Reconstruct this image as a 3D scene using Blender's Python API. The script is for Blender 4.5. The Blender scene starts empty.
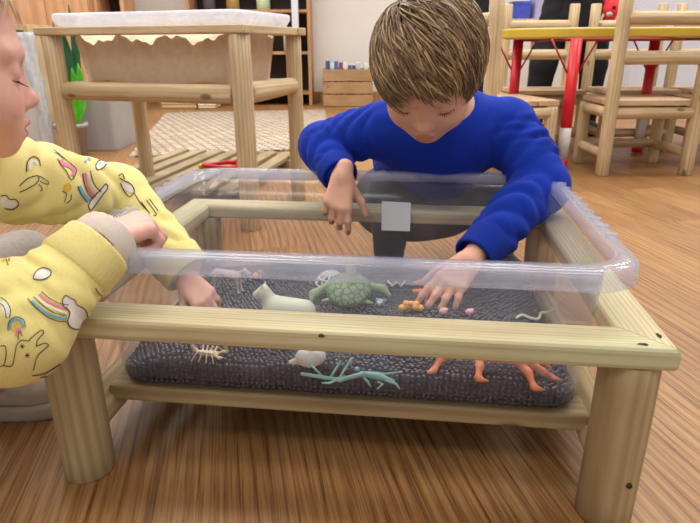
import bpy, bmesh, math, random
import numpy as np
from mathutils import Vector, Matrix, Euler
from mathutils.bvhtree import BVHTree

random.seed(7)
SC = bpy.context.scene
COL = SC.collection

# ------------------------------------------------------------------ camera
FPX, CAMH, HOR, ROLL = 583.0, 0.54, 45.0, math.radians(-0.25)
TH = math.atan((261.5 - HOR) / FPX)
_R = Vector((1, 0, 0)); _F = Vector((0, math.cos(TH), -math.sin(TH))); _U = Vector((0, math.sin(TH), math.cos(TH)))
_c, _s = math.cos(ROLL), math.sin(ROLL)
CX = _R * _c + _U * _s
CY = _U * _c - _R * _s
CAMP = Vector((0, 0, CAMH))
cam_d = bpy.data.cameras.new('camera'); cam = bpy.data.objects.new('camera', cam_d); COL.objects.link(cam)
cam_d.sensor_fit = 'HORIZONTAL'; cam_d.sensor_width = 36.0; cam_d.lens = 36.0 * FPX / 700.0
cam_d.dof.use_dof = True; cam_d.dof.focus_distance = 0.9; cam_d.dof.aperture_fstop = 12.0
cam_d.clip_start = 0.02; cam_d.clip_end = 60
_m = Matrix.Identity(4)
for i in range(3):
    _m[i][0] = CX[i]; _m[i][1] = CY[i]; _m[i][2] = -_F[i]; _m[i][3] = CAMP[i]
cam.matrix_world = _m
SC.camera = cam

def ray(px, py):
    return CX * ((px - 350) / FPX) + CY * ((261.5 - py) / FPX) + _F
def P(px, py, Y):                       # place seen at a pixel, at distance Y into the room
    d = ray(px, py); return CAMP + d * (Y / d.y)
def G(px, py, z=0.0):                   # place seen at a pixel, at height z
    d = ray(px, py); return CAMP + d * ((z - CAMH) / d.z)

# ------------------------------------------------------------------ world, lights, exposure
w = bpy.data.worlds.new('world'); SC.world = w; w.use_nodes = True
bg = w.node_tree.nodes['Background']; bg.inputs[0].default_value = (0.95, 0.97, 1.0, 1); bg.inputs[1].default_value = 0.50
def area(name, loc, size, power, col=(1, 0.97, 0.93), target=None):
    l = bpy.data.lights.new(name, 'AREA'); l.shape = 'RECTANGLE'; l.size, l.size_y = size; l.energy = power; l.color = col
    o = bpy.data.objects.new(name, l); COL.objects.link(o); o.location = loc
    if target is not None:
        o.rotation_euler = (Vector(target) - Vector(loc)).to_track_quat('-Z', 'Y').to_euler()
    return o
LAMPS = [(-0.9, -0.8), (0.9, -0.8), (-0.9, 0.9), (0.9, 0.9), (-0.9, 2.6), (0.9, 2.6), (-0.9, 4.3), (0.9, 4.3), (2.7, 2.6), (2.7, 4.3), (-2.7, 2.6), (-2.7, 4.3)]  # first pair, behind the camera, is added to brighten the front floor
for i, (x, y) in enumerate(LAMPS):
    area('ceiling_lamp_light', (x, y, 2.555), (1.1, 0.55), 20 if y > 1 else (14 if y > 0 else 8), (1, 0.985, 0.965))
SC.view_settings.view_transform = 'Standard'; SC.view_settings.look = 'None'
SC.view_settings.gamma = 1.0; SC.view_settings.use_curve_mapping = False
SC.view_settings.exposure = 0.07

# ------------------------------------------------------------------ materials
def lin(c):
    return tuple((v / 12.92 if v <= 0.04045 else ((v + 0.055) / 1.055) ** 2.4) for v in [x / 255.0 for x in c[:3]]) + (1.0,)
class NT:
    def __init__(s, name):
        s.m = bpy.data.materials.new(name); s.m.use_nodes = True
        s.t = s.m.node_tree; s.n = s.t.nodes; s.b = s.n['Principled BSDF']; s.out = s.n['Material Output']
    def new(s, typ, **kw):
        n = s.n.new(typ)
        for k, v in kw.items():
            if k.startswith('i_'):
                n.inputs[k[2:].replace('_', ' ')].default_value = v
            else:
                setattr(n, k, v)
        return n
    def link(s, a, b): s.t.links.new(a, b)
    def ramp(s, stops, src=None, interp='LINEAR'):
        r = s.new('ShaderNodeValToRGB'); e = r.color_ramp.elements; r.color_ramp.interpolation = interp
        while len(e) < len(stops): e.new(0.5)
        for k, (p, c) in enumerate(stops):
            e[k].position = p; e[k].color = c if len(c) == 4 else lin(c)
        if src is not None: s.link(src, r.inputs[0])
        return r
    def mix(s, f, a, b, mode='MIX'):
        m = s.new('ShaderNodeMix', data_type='RGBA', blend_type=mode)
        for sock, v in ((m.inputs[0], f), (m.inputs[6], a), (m.inputs[7], b)):
            if hasattr(v, 'is_linked'): s.link(v, sock)
            else: sock.default_value = v
        return m.outputs[2]
    def math(s, op, a, b=0.0):
        m = s.new('ShaderNodeMath', operation=op)
        for k, v in ((0, a), (1, b)):
            if hasattr(v, 'is_linked'): s.link(v, m.inputs[k])
            else: m.inputs[k].default_value = v
        return m.outputs[0]
    def bump(s, h, strength=0.3, dist=0.002):
        b = s.new('ShaderNodeBump'); b.inputs['Strength'].default_value = strength; b.inputs['Distance'].default_value = dist
        s.link(h, b.inputs['Height']); s.link(b.outputs[0], s.b.inputs['Normal'])
    def coords(s, scale=(1, 1, 1), rand=True, kind='Object'):
        tc = s.new('ShaderNodeTexCoord'); v = tc.outputs[kind]
        if rand:
            oi = s.new('ShaderNodeObjectInfo'); mul = s.new('ShaderNodeVectorMath', operation='SCALE')
            cmb = s.new('ShaderNodeCombineXYZ'); 
            for k, q in enumerate((7.3, 3.1, 11.7)):
                s.link(s.math('MULTIPLY', oi.outputs['Random'], q), cmb.inputs[k])
            add = s.new('ShaderNodeVectorMath', operation='ADD'); s.link(v, add.inputs[0]); s.link(cmb.outputs[0], add.inputs[1]); v = add.outputs[0]
        mp = s.new('ShaderNodeMapping'); mp.inputs['Scale'].default_value = scale; s.link(v, mp.inputs[0])
        return mp.outputs[0]

def plain(name, rgb, rough=0.5, var=0.08, nscale=30.0, bump=0.0, metal=0.0, sheen=0.0, sss=0.0, bscale=None, spec=0.5):
    t = NT(name); c = lin(rgb)
    v = t.coords()
    n = t.new('ShaderNodeTexNoise'); n.inputs['Scale'].default_value = nscale; n.inputs['Detail'].default_value = 4; t.link(v, n.inputs['Vector'])
    lo = tuple(x * (1 - var) for x in c[:3]) + (1,); hi = tuple(min(1, x * (1 + var)) for x in c[:3]) + (1,)
    r = t.ramp([(0.3, lo), (0.7, hi)], n.outputs['Fac'])
    t.link(r.outputs[0], t.b.inputs['Base Color'])
    t.b.inputs['Roughness'].default_value = rough; t.b.inputs['Metallic'].default_value = metal
    t.b.inputs['Specular IOR Level'].default_value = spec
    if sheen: t.b.inputs['Sheen Weight'].default_value = sheen; t.b.inputs['Sheen Roughness'].default_value = 0.6
    if sss:
        t.b.inputs['Subsurface Weight'].default_value = sss; t.b.inputs['Subsurface Radius'].default_value = (1, 0.35, 0.2); t.b.inputs['Subsurface Scale'].default_value = 0.006
    if bump:
        n2 = t.new('ShaderNodeTexNoise'); n2.inputs['Scale'].default_value = bscale or nscale * 3; n2.inputs['Detail'].default_value = 3; t.link(v, n2.inputs['Vector'])
        t.bump(n2.outputs['Fac'], bump, 0.002)
    return t.m

def wood(name, pale, mid, dark, ring=55.0, knots=True, rough=0.6, stain=None):
    """grain runs along the object's own Z axis"""
    t = NT(name)
    v = t.coords((1, 1, 0.05))
    w1 = t.new('ShaderNodeTexNoise'); w1.inputs['Scale'].default_value = 130; w1.inputs['Detail'].default_value = 5; t.link(v, w1.inputs['Vector'])
    wv = t.new('ShaderNodeTexWave', wave_type='RINGS', rings_direction='Z'); wv.inputs['Scale'].default_value = ring; wv.inputs['Distortion'].default_value = 3.0
    wv.inputs['Detail'].default_value = 2; wv.inputs['Detail Scale'].default_value = 1.5; t.link(v, wv.inputs['Vector'])
    v2 = t.coords((1, 1, 0.35))
    lf = t.new('ShaderNodeTexNoise'); lf.inputs['Scale'].default_value = 14; lf.inputs['Detail'].default_value = 3; t.link(v2, lf.inputs['Vector'])
    base = t.ramp([(0.25, mid), (0.6, pale)], lf.outputs['Fac'])
    rings = t.ramp([(0.35, (0, 0, 0, 1)), (1.0, (1, 1, 1, 1))], wv.outputs['Fac'])
    c1 = t.mix(t.math('MULTIPLY', rings.outputs[0], 0.34), base.outputs[0], lin(dark))
    fine = t.ramp([(0.45, (0, 0, 0, 1)), (0.75, (1, 1, 1, 1))], w1.outputs['Fac'])
    c2 = t.mix(t.math('MULTIPLY', fine.outputs[0], 0.30), c1, lin(dark))
    if knots:
        kv = t.coords((1, 1, 0.5))
        vo = t.new('ShaderNodeTexVoronoi'); vo.inputs['Scale'].default_value = 11; t.link(kv, vo.inputs['Vector'])
        kn = t.ramp([(0.07, (1, 1, 1, 1)), (0.13, (0, 0, 0, 1))], vo.outputs['Distance'])
        c2 = t.mix(t.math('MULTIPLY', kn.outputs[0], 0.75), c2, lin((104, 66, 38)))
    if stain:
        sn = t.new('ShaderNodeTexNoise'); sn.inputs['Scale'].default_value = 7; t.link(v2, sn.inputs['Vector'])
        sr = t.ramp([(0.5, (0, 0, 0, 1)), (0.7, (1, 1, 1, 1))], sn.outputs['Fac'])
        c2 = t.mix(t.math('MULTIPLY', sr.outputs[0], 0.4), c2, lin(stain))
    t.link(c2, t.b.inputs['Base Color']); t.b.inputs['Roughness'].default_value = rough
    t.bump(w1.outputs['Fac'], 0.25, 0.001)
    return t.m

M = {}
M['pine'] = wood('treated_pine', (214, 204, 164), (196, 180, 136), (146, 118, 74), stain=(180, 188, 146), knots=False)
M['pine_leg'] = wood('treated_pine_leg', (186, 166, 124), (164, 140, 98), (120, 92, 58), ring=24)
M['pine_warm'] = wood('warm_pine', (216, 194, 154), (194, 168, 126), (142, 108, 70), ring=30)
M['pine_dull'] = wood('dull_pine', (190, 176, 146), (164, 146, 112), (112, 92, 66))
M['slat'] = wood('weathered_slat', (180, 162, 128), (148, 130, 98), (112, 98, 74))
M['seatply'] = wood('seat_board', (222, 192, 158), (202, 166, 128), (156, 116, 80), knots=False, ring=25)
M['brownwood'] = wood('brown_board', (214, 166, 124), (202, 150, 106), (164, 112, 74), knots=False, ring=14)
M['oak'] = wood('oak_trim', (196, 152, 104), (176, 128, 82), (130, 88, 52), knots=False, ring=20)
M['crate'] = wood('crate_board', (186, 150, 108), (160, 122, 82), (108, 78, 50), ring=30)
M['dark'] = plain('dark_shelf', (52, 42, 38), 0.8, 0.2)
M['knot'] = plain('red_knot', (112, 52, 30), 0.6, 0.3, 200)
M['screw'] = plain('screw_steel', (70, 66, 60), 0.4, 0.1, metal=0.7)
M['wall'] = plain('painted_wall', (226, 219, 212), 0.9, 0.015, 3)
M['wallblue'] = plain('pale_paint', (214, 216, 224), 0.9, 0.02, 3)
M['ceiling'] = plain('ceiling_paint', (236, 236, 232), 0.95, 0.02, 3)
M['red'] = plain('red_steel', (204, 22, 34), 0.35, 0.06, 12)
M['yellow'] = plain('yellow_edge', (206, 178, 62), 0.4, 0.06, 8)
M['greytop'] = plain('grey_laminate', (176, 172, 168), 0.5, 0.03)
M['white'] = plain('white_plastic', (232, 234, 240), 0.4, 0.03)
M['sand'] = plain('play_sand', (236, 210, 178), 0.95, 0.06, 60, 0.5, bscale=300)
M['greybox'] = plain('grey_card', (164, 158, 156), 0.7, 0.05, 6)
M['greybox2'] = plain('light_grey_card', (186, 182, 180), 0.7, 0.05, 6)
M['green'] = plain('green_leaf', (86, 190, 40), 0.5, 0.25, 20)
M['darkgreen'] = plain('dark_leaf', (34, 96, 60), 0.5, 0.25, 20)
M['black'] = plain('black_cloth', (17, 18, 26), 0.85, 0.3, 20, 0.2)
M['metal'] = plain('pale_metal', (196, 194, 192), 0.35, 0.06, 20, metal=0.4)
M['skin_ad'] = plain('adult_skin', (206, 160, 136), 0.55, 0.05)

def floor_mat():
    t = NT('wood_plank_vinyl')
    tc = t.new('ShaderNodeTexCoord')
    mp = t.new('ShaderNodeMapping'); mp.vector_type = 'POINT'
    mp.inputs['Rotation'].default_value = (0, 0, -math.radians(90 + 11.4)); mp.inputs['Location'].default_value = (0.3, FLOOR_OFF, 0)
    t.link(tc.outputs['Object'], mp.inputs[0])
    br = t.new('ShaderNodeTexBrick'); br.offset = 0.37; br.offset_frequency = 2
    br.inputs['Scale'].default_value = 1.0; br.inputs['Brick Width'].default_value = 1.15; br.inputs['Row Height'].default_value = 0.1655
    br.inputs['Mortar Size'].default_value = 0.0016; br.inputs['Mortar Smooth'].default_value = 0.2
    br.inputs['Color1'].default_value = (0, 0, 0, 1); br.inputs['Color2'].default_value = (1, 1, 1, 1); br.inputs['Mortar'].default_value = (0.5, 0.5, 0.5, 1)
    t.link(mp.outputs[0], br.inputs['Vector'])
    sep = t.new('ShaderNodeSeparateColor'); t.link(br.outputs['Color'], sep.inputs[0]); rnd = sep.outputs[0]
    cmb = t.new('ShaderNodeCombineXYZ'); t.link(t.math('MULTIPLY', rnd, 7.0), cmb.inputs[0]); t.link(t.math('MULTIPLY', rnd, 3.0), cmb.inputs[2])
    add = t.new('ShaderNodeVectorMath', operation='ADD'); t.link(mp.outputs[0], add.inputs[0]); t.link(cmb.outputs[0], add.inputs[1])
    g = t.new('ShaderNodeMapping'); g.inputs['Scale'].default_value = (1.1, 48, 1); t.link(add.outputs[0], g.inputs[0])
    n1 = t.new('ShaderNodeTexNoise'); n1.inputs['Scale'].default_value = 6; n1.inputs['Detail'].default_value = 7; n1.inputs['Roughness'].default_value = 0.65; t.link(g.outputs[0], n1.inputs['Vector'])
    wv = t.new('ShaderNodeTexWave', wave_type='BANDS', bands_direction='Y'); wv.inputs['Scale'].default_value = 1.1; wv.inputs['Distortion'].default_value = 9; wv.inputs['Detail'].default_value = 2.5; wv.inputs['Detail Scale'].default_value = 0.6
    g2 = t.new('ShaderNodeMapping'); g2.inputs['Scale'].default_value = (2.6, 16, 1); t.link(add.outputs[0], g2.inputs[0]); t.link(g2.outputs[0], wv.inputs['Vector'])
    grain = t.math('ADD', t.math('MULTIPLY', n1.outputs['Fac'], 0.88), t.math('MULTIPLY', wv.outputs['Fac'], 0.12))
    c = t.ramp([(0.32, (114, 77, 43)), (0.45, (164, 120, 73)), (0.56, (188, 144, 94)), (0.8, (202, 161, 110))], grain)
    lf = t.new('ShaderNodeTexNoise'); lf.inputs['Scale'].default_value = 2.5; t.link(add.outputs[0], lf.inputs['Vector'])
    tint = t.ramp([(0.3, (232, 222, 214)), (0.7, (255, 255, 250))], lf.outputs['Fac'])
    c2 = t.mix(1.0, c.outputs[0], tint.outputs[0], 'MULTIPLY')
    pl = t.ramp([(0.0, (226, 222, 218)), (1.0, (255, 255, 255))], rnd)
    c3 = t.mix(1.0, c2, pl.outputs[0], 'MULTIPLY')
    c4 = t.mix(t.math('MULTIPLY', br.outputs['Fac'], 0.55), c3, lin((70, 44, 26)))
    t.link(c4, t.b.inputs['Base Color']); t.b.inputs['Roughness'].default_value = 0.42
    t.bump(grain, 0.12, 0.001)
    return t.m

# ------------------------------------------------------------------ mesh helpers
def tag(o, label=None, cat=None, group=None, kind=None):
    for k, v in (('label', label), ('category', cat), ('group', group), ('kind', kind)):
        if v: o[k] = v
    return o
def WM(o):
    m = o.matrix_basis.copy()
    if o.parent is not None:
        m = WM(o.parent) @ o.matrix_parent_inverse @ m
    return m
def mesh_obj(name, verts, faces, mats, parent=None, mat_idx=None, smooth=True, mw=None):
    me = bpy.data.meshes.new(name); me.from_pydata([tuple(v) for v in verts], [], [tuple(f) for f in faces])
    for m in (mats if isinstance(mats, (list, tuple)) else [mats]): me.materials.append(m)
    if mat_idx is not None: me.polygons.foreach_set('material_index', np.asarray(mat_idx, dtype=np.int32))
    if smooth: me.polygons.foreach_set('use_smooth', np.ones(len(me.polygons), dtype=bool))
    me.update()
    o = bpy.data.objects.new(name, me); COL.objects.link(o)
    if mw is not None: o.matrix_basis = mw
    if parent is not None:
        o.parent = parent; o.matrix_parent_inverse = WM(parent).inverted()
    return o
def np_mesh(name, V, Q, mats, parent=None, mat_idx=None, smooth=True):
    """fast mesh from numpy arrays (quads or tris)"""
    me = bpy.data.meshes.new(name); n = Q.shape[1]
    me.vertices.add(len(V)); me.vertices.foreach_set('co', np.asarray(V, dtype=np.float32).ravel())
    me.loops.add(Q.size); me.loops.foreach_set('vertex_index', Q.astype(np.int32).ravel())
    me.polygons.add(len(Q)); me.polygons.foreach_set('loop_start', np.arange(0, Q.size, n, dtype=np.int32))
    for m in (mats if isinstance(mats, (list, tuple)) else [mats]): me.materials.append(m)
    if mat_idx is not None: me.polygons.foreach_set('material_index', np.asarray(mat_idx, dtype=np.int32))
    me.polygons.foreach_set('use_smooth', np.full(len(Q), smooth, dtype=bool))
    me.update(calc_edges=True); me.validate()
    o = bpy.data.objects.new(name, me); COL.objects.link(o)
    if parent is not None:
        o.parent = parent; o.matrix_parent_inverse = WM(parent).inverted()
    return o
def empty(name, loc=(0, 0, 0), rz=0.0, label=None, cat=None, group=None):
    o = bpy.data.objects.new(name, None); o.empty_display_size = 0.05; COL.objects.link(o); o.location = loc; o.rotation_euler = (0, 0, rz)
    o.matrix_basis = Matrix.Translation(loc) @ Matrix.Rotation(rz, 4, 'Z')
    return tag(o, label, cat, group)
def copy_tree(o, parent=None):
    c = o.copy(); COL.objects.link(c)
    if parent is not None: c.parent = parent
    for ch in list(o.children): copy_tree(ch, c)
    return c
def frame(p0, p1, up=(0, 0, 1)):
    """matrix whose Z axis runs p0 -> p1 and whose Y axis is near 'up'"""
    p0 = Vector(p0); p1 = Vector(p1); z = (p1 - p0).normalized(); u = Vector(up)
    if abs(z.dot(u)) > 0.98: u = Vector((0, 1, 0))
    x = u.cross(z).normalized(); y = z.cross(x)
    m = Matrix.Identity(4)
    for i in range(3): m[i][0] = x[i]; m[i][1] = y[i]; m[i][2] = z[i]; m[i][3] = p0[i]
    return m, (p1 - p0).length
def rod(name, p0, p1, r, mat, parent=None, r1=None, seg=16, wob=0.03, bev=0.004, flat=None, seed=None, n=7):
    """sawn round post: end chamfers, slight wander; flat = cut the +Y side at this fraction of r"""
    m, L = frame(p0, p1); r1 = r if r1 is None else r1
    rg = random.Random(seed if seed is not None else hash((round(p0[0], 3), round(p0[1], 3), round(L, 3))) & 0xffff)
    ph = [rg.uniform(0, 6.28) for _ in range(6)]
    zs = [0, bev] + [bev + (L - 2 * bev) * k / n for k in range(1, n)] + [L - bev, L]
    V = []; Fc = []
    for i, z in enumerate(zs):
        t = z / L; rr = r + (r1 - r) * t
        if i in (0, len(zs) - 1): rr -= bev
        ox = r * wob * math.sin(3.1 * t + ph[0]); oy = r * wob * math.sin(2.3 * t + ph[1])
        for k in range(seg):
            a = 2 * math.pi * k / seg
            q = rr * (1 + wob * (0.6 * math.sin(2 * a + ph[2]) + 0.5 * math.sin(3 * a + ph[3] + 4 * t)))
            x = q * math.cos(a); y = q * math.sin(a)
            if flat is not None and y > flat * r: y = flat * r
            V.append((x + ox, y + oy, z))
    for i in range(len(zs) - 1):
        for k in range(seg):
            Fc.append((i * seg + k, i * seg + (k + 1) % seg, (i + 1) * seg + (k + 1) % seg, (i + 1) * seg + k))
    Fc.append(tuple(range(seg - 1, -1, -1))); b = (len(zs) - 1) * seg; Fc.append(tuple(range(b, b + seg)))
    return mesh_obj(name, V, Fc, mat, parent, mw=m)
def box_mesh(name, lo, hi, mat, parent=None, bev=0.003, mw=None, seg=2, taper=None):
    bm = bmesh.new(); bmesh.ops.create_cube(bm, size=1.0)
    for v in bm.verts:
        for i in range(3): v.co[i] = lo[i] + (v.co[i] + 0.5) * (hi[i] - lo[i])
    if bev: bmesh.ops.bevel(bm, geom=bm.edges[:], offset=bev, segments=seg, profile=0.5, affect='EDGES', clamp_overlap=True)
    me = bpy.data.meshes.new(name); bm.to_mesh(me); bm.free()
    me.materials.append(mat)
    o = bpy.data.objects.new(name, me); COL.objects.link(o)
    if mw is not None: o.matrix_basis = mw
    if parent is not None:
        o.parent = parent; o.matrix_parent_inverse = WM(parent).inverted()
    return o
def board(name, p0, p1, wdt, thk, mat, parent=None, up=(0, 0, 1), bev=0.003):
    """plank from p0 to p1: wdt across, thk along 'up'"""
    m, L = frame(p0, p1, up)
    return box_mesh(name, (-wdt / 2, -thk / 2, 0), (wdt / 2, thk / 2, L), mat, parent, bev, m)
def tube_mesh(name, pts, radii, mat, parent=None, seg=10):
    """tube through points, radius per point, closed ends"""
    pts = [Vector(p) for p in pts]; V = []; Fc = []
    if not hasattr(radii, '__len__'): radii = [radii] * len(pts)
    prev = None
    for i, p in enumerate(pts):
        d = (pts[min(i + 1, len(pts) - 1)] - pts[max(i - 1, 0)]).normalized()
        if prev is None:
            u = Vector((0, 0, 1)) if abs(d.z) < 0.9 else Vector((1, 0, 0)); x = u.cross(d).normalized()
        else: x = (prev - d * prev.dot(d)).normalized()
        prev = x; y = d.cross(x)
        for k in range(seg):
            a = 2 * math.pi * k / seg; V.append(p + (x * math.cos(a) + y * math.sin(a)) * radii[i])
    for i in range(len(pts) - 1):
        for k in range(seg): Fc.append((i * seg + k, i * seg + (k + 1) % seg, (i + 1) * seg + (k + 1) % seg, (i + 1) * seg + k))
    Fc.append(tuple(range(seg - 1, -1, -1))); b = (len(pts) - 1) * seg; Fc.append(tuple(range(b, b + seg)))
    return mesh_obj(name, V, Fc, mat, parent)
def catmull(pts, n=6):
    pts = [Vector(p) for p in pts]; q = [pts[0]] + pts + [pts[-1]]; out = []
    for i in range(1, len(q) - 2):
        for k in range(n):
            t = k / n; a, b, c, d = q[i - 1], q[i], q[i + 1], q[i + 2]
            out.append(0.5 * ((2 * b) + (c - a) * t + (2 * a - 5 * b + 4 * c - d) * t * t + (3 * b - a - 3 * c + d) * t ** 3))
    out.append(pts[-1]); return out

_b3 = G(286, 500); _b2 = G(153, 500)
FLOOR_ROW_V = _b3.x * math.cos(math.radians(11.4)) + _b3.y * math.sin(math.radians(11.4))
# ------------------------------------------------------------------ the room
FLOOR_OFF = 0.0
def vrot():                                  # where the mapping puts the joint seen at the bottom of the frame
    r = Matrix.Rotation(-math.radians(101.4), 3, 'Z') @ _b3
    return r.y
FLOOR_OFF = -(vrot() % 0.1655)
WALLY = 6.1
fl = box_mesh('floor', (-4.2, -1.6, -0.05), (4.6, WALLY, 0.0), floor_mat(), bev=0); tag(fl, kind='structure')
for nm, lo, hi, mt in (('wall_back', (-4.2, WALLY, 0), (4.6, WALLY + 0.1, 2.6), 'wall'), ('wall_left', (-4.3, -1.6, 0), (-4.2, WALLY, 2.6), 'wallblue'),
                       ('ceiling', (-4.2, -1.6, 2.6), (4.6, WALLY, 2.7), 'ceiling')):
    tag(box_mesh(nm, lo, hi, M[mt], bev=0), kind='structure')
M['emit'] = NT('lamp_diffuser').m
_t = M['emit'].node_tree.nodes['Principled BSDF']; _t.inputs['Emission Color'].default_value = (1, 0.97, 0.92, 1); _t.inputs['Emission Strength'].default_value = 3.0
for i, (x, y) in enumerate(LAMPS):  # panels for every lamp, the added front pair included
    r = empty('ceiling_light', (x, y, 2.6), 0, 'white rectangular light panel on the ceiling', 'ceiling light', 'light panels on the ceiling')
    box_mesh('light_frame', (x - 0.6, y - 0.32, 2.575), (x + 0.6, y + 0.32, 2.6), M['white'], r, 0.004)
    box_mesh('light_diffuser', (x - 0.56, y - 0.28, 2.568), (x + 0.56, y + 0.28, 2.576), M['emit'], r, 0.002)
tag(box_mesh('baseboard_back', (-4.2, WALLY - 0.02, 0), (4.6, WALLY, 0.1), M['oak'], bev=0.003), kind='structure')

# rug
def rug_mat():
    t = NT('woven_rug'); v = t.coords((1, 1, 1), rand=False)
    mp = t.new('ShaderNodeMapping'); mp.inputs['Rotation'].default_value = (0, 0, 0.35); t.link(v, mp.inputs[0])
    br = t.new('ShaderNodeTexBrick'); br.offset = 0.5; br.inputs['Scale'].default_value = 1
    br.inputs['Brick Width'].default_value = 0.075; br.inputs['Row Height'].default_value = 0.036; br.inputs['Mortar Size'].default_value = 0.009; br.inputs['Mortar Smooth'].default_value = 0.6
    br.inputs['Color1'].default_value = lin((224, 214, 198)); br.inputs['Color2'].default_value = lin((196, 180, 158)); br.inputs['Mortar'].default_value = lin((128, 104, 80))
    t.link(mp.outputs[0], br.inputs['Vector'])
    n = t.new('ShaderNodeTexNoise'); n.inputs['Scale'].default_value = 70; t.link(v, n.inputs['Vector'])
    c = t.mix(0.25, br.outputs['Color'], n.outputs['Color'], 'OVERLAY')
    t.link(c, t.b.inputs['Base Color']); t.b.inputs['Roughness'].default_value = 0.95
    t.bump(t.math('SUBTRACT', 1.0, br.outputs['Fac']), 0.8, 0.008)
    return t.m
q = [G(129, 158), G(330, 149.5), G(325, 111), G(166, 114)]
V = [(p.x, p.y, 0.001) for p in q] + [(p.x, p.y, 0.012) for p in q]
tag(mesh_obj('woven_rug', V, [(3, 2, 1, 0), (4, 5, 6, 7), (0, 1, 5, 4), (1, 2, 6, 5), (2, 3, 7, 6), (3, 0, 4, 7)], rug_mat(), smooth=False),
    'cream chunky woven rug on the floor behind the sand table', 'rug')

# tall storage at the back, from the left
def shelf_unit(name, x0, x1, y0, y1, z1, nshelf, body, back, label, cat, first=0.06):
    r = empty(name, ((x0 + x1) / 2, (y0 + y1) / 2, 0), 0, label, cat)
    th = 0.03
    box_mesh('side_panel', (x0, y0, 0), (x0 + th, y1, z1), body, r, 0.002); box_mesh('side_panel', (x1 - th, y0, 0), (x1, y1, z1), body, r, 0.002)
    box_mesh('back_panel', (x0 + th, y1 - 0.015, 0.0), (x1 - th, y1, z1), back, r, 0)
    box_mesh('top_panel', (x0, y0, z1), (x1, y1, z1 + 0.03), body, r, 0.002)
    for k in range(nshelf):
        z = first + (z1 - first) * k / nshelf
        box_mesh('shelf', (x0 + th, y0, z), (x1 - th, y1 - 0.015, z + 0.025), body, r, 0.002)
    return r
def box_thing(name, lo, hi, mat, label, cat, group=None, bev=0.004):
    return tag(box_mesh(name, lo, hi, mat, bev=bev), label, cat, group)

xa, xb = P(8, 40, 5.2).x, P(93, 40, 5.2).x
r = empty('wooden_cupboard', ((xa + xb) / 2, 5.4, 0), 0, 'tall plain brown wooden cupboard at the back left', 'cupboard')
box_mesh('carcass', (xa, 5.22, 0.06), (xb, 5.6, 1.6), M['brownwood'], r, 0.003)
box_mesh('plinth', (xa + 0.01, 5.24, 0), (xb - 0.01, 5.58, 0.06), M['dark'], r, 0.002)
xm = (xa + xb) / 2
for s, (u, v) in enumerate(((xa + 0.004, xm - 0.002), (xm + 0.002, xb - 0.004))):
    d = box_mesh('door', (u, 5.2, 0.07), (v, 5.22, 1.59), M['brownwood'], r, 0.002)
    hx = v - 0.04 if s == 0 else u + 0.04
    tube_mesh('handle', [(hx, 5.2, 0.95), (hx, 5.17, 0.96), (hx, 5.17, 1.06), (hx, 5.2, 1.07)], 0.005, M['metal'], d)
xa2, xb2 = P(94, 10, 5.3).x, P(124, 10, 5.3).x
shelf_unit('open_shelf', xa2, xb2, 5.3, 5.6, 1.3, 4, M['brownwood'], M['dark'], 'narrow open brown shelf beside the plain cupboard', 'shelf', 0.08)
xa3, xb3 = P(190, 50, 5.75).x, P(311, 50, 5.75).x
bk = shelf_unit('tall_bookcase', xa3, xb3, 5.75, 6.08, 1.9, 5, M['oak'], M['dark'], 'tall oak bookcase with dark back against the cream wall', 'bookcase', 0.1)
box_thing('white_folding_board', (P(293, 50, 5.7).x, 5.68, 0.0), (P(299.5, 50, 5.7).x, 5.72, 1.6), M['wallblue'], 'narrow white upright board leaning before the tall bookcase', 'board')
rg = random.Random(3)
its = [('storage_jar', (206, 232, 190)), ('storage_jar', (196, 178, 150)), ('storage_jar', (226, 214, 190)), ('storage_jar', (92, 84, 96)), ('storage_jar', (180, 150, 90))]
zsh = 0.1 + 1.8 * 1 / 5 + 0.025
for z, row in ((0.1 + 1.8 / 5 + 0.025, range(4)), (0.1 + 3.6 / 5 + 0.025, range(3))):
    for k in row:
        x = xa3 + 0.16 + k * 0.26 + rg.uniform(-0.03, 0.03); rr = rg.uniform(0.045, 0.07); h = rg.uniform(0.14, 0.24)
        c = its[(k + int(z * 10)) % 5][1]
        mt = plain('jar_%d' % len(bpy.data.materials), c, 0.5)
        V = []; Fc = []; seg = 14; prof = [(0.6 * rr, 0), (rr, 0.01), (rr, h * 0.75), (rr * 0.72, h * 0.86), (rr * 0.75, h), (0, h)]
        for (a, b) in prof:
            for s in range(seg): V.append((x + a * math.cos(6.283 * s / seg), 5.9 + a * math.sin(6.283 * s / seg), z + b))
        for i in range(len(prof) - 1):
            for s in range(seg): Fc.append((i * seg + s, i * seg + (s + 1) % seg, (i + 1) * seg + (s + 1) % seg, (i + 1) * seg + s))
        tag(mesh_obj('storage_jar', V, Fc, mt), 'rounded jar standing on a shelf of the tall oak bookcase', 'jar', 'jars in the tall bookcase')
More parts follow.
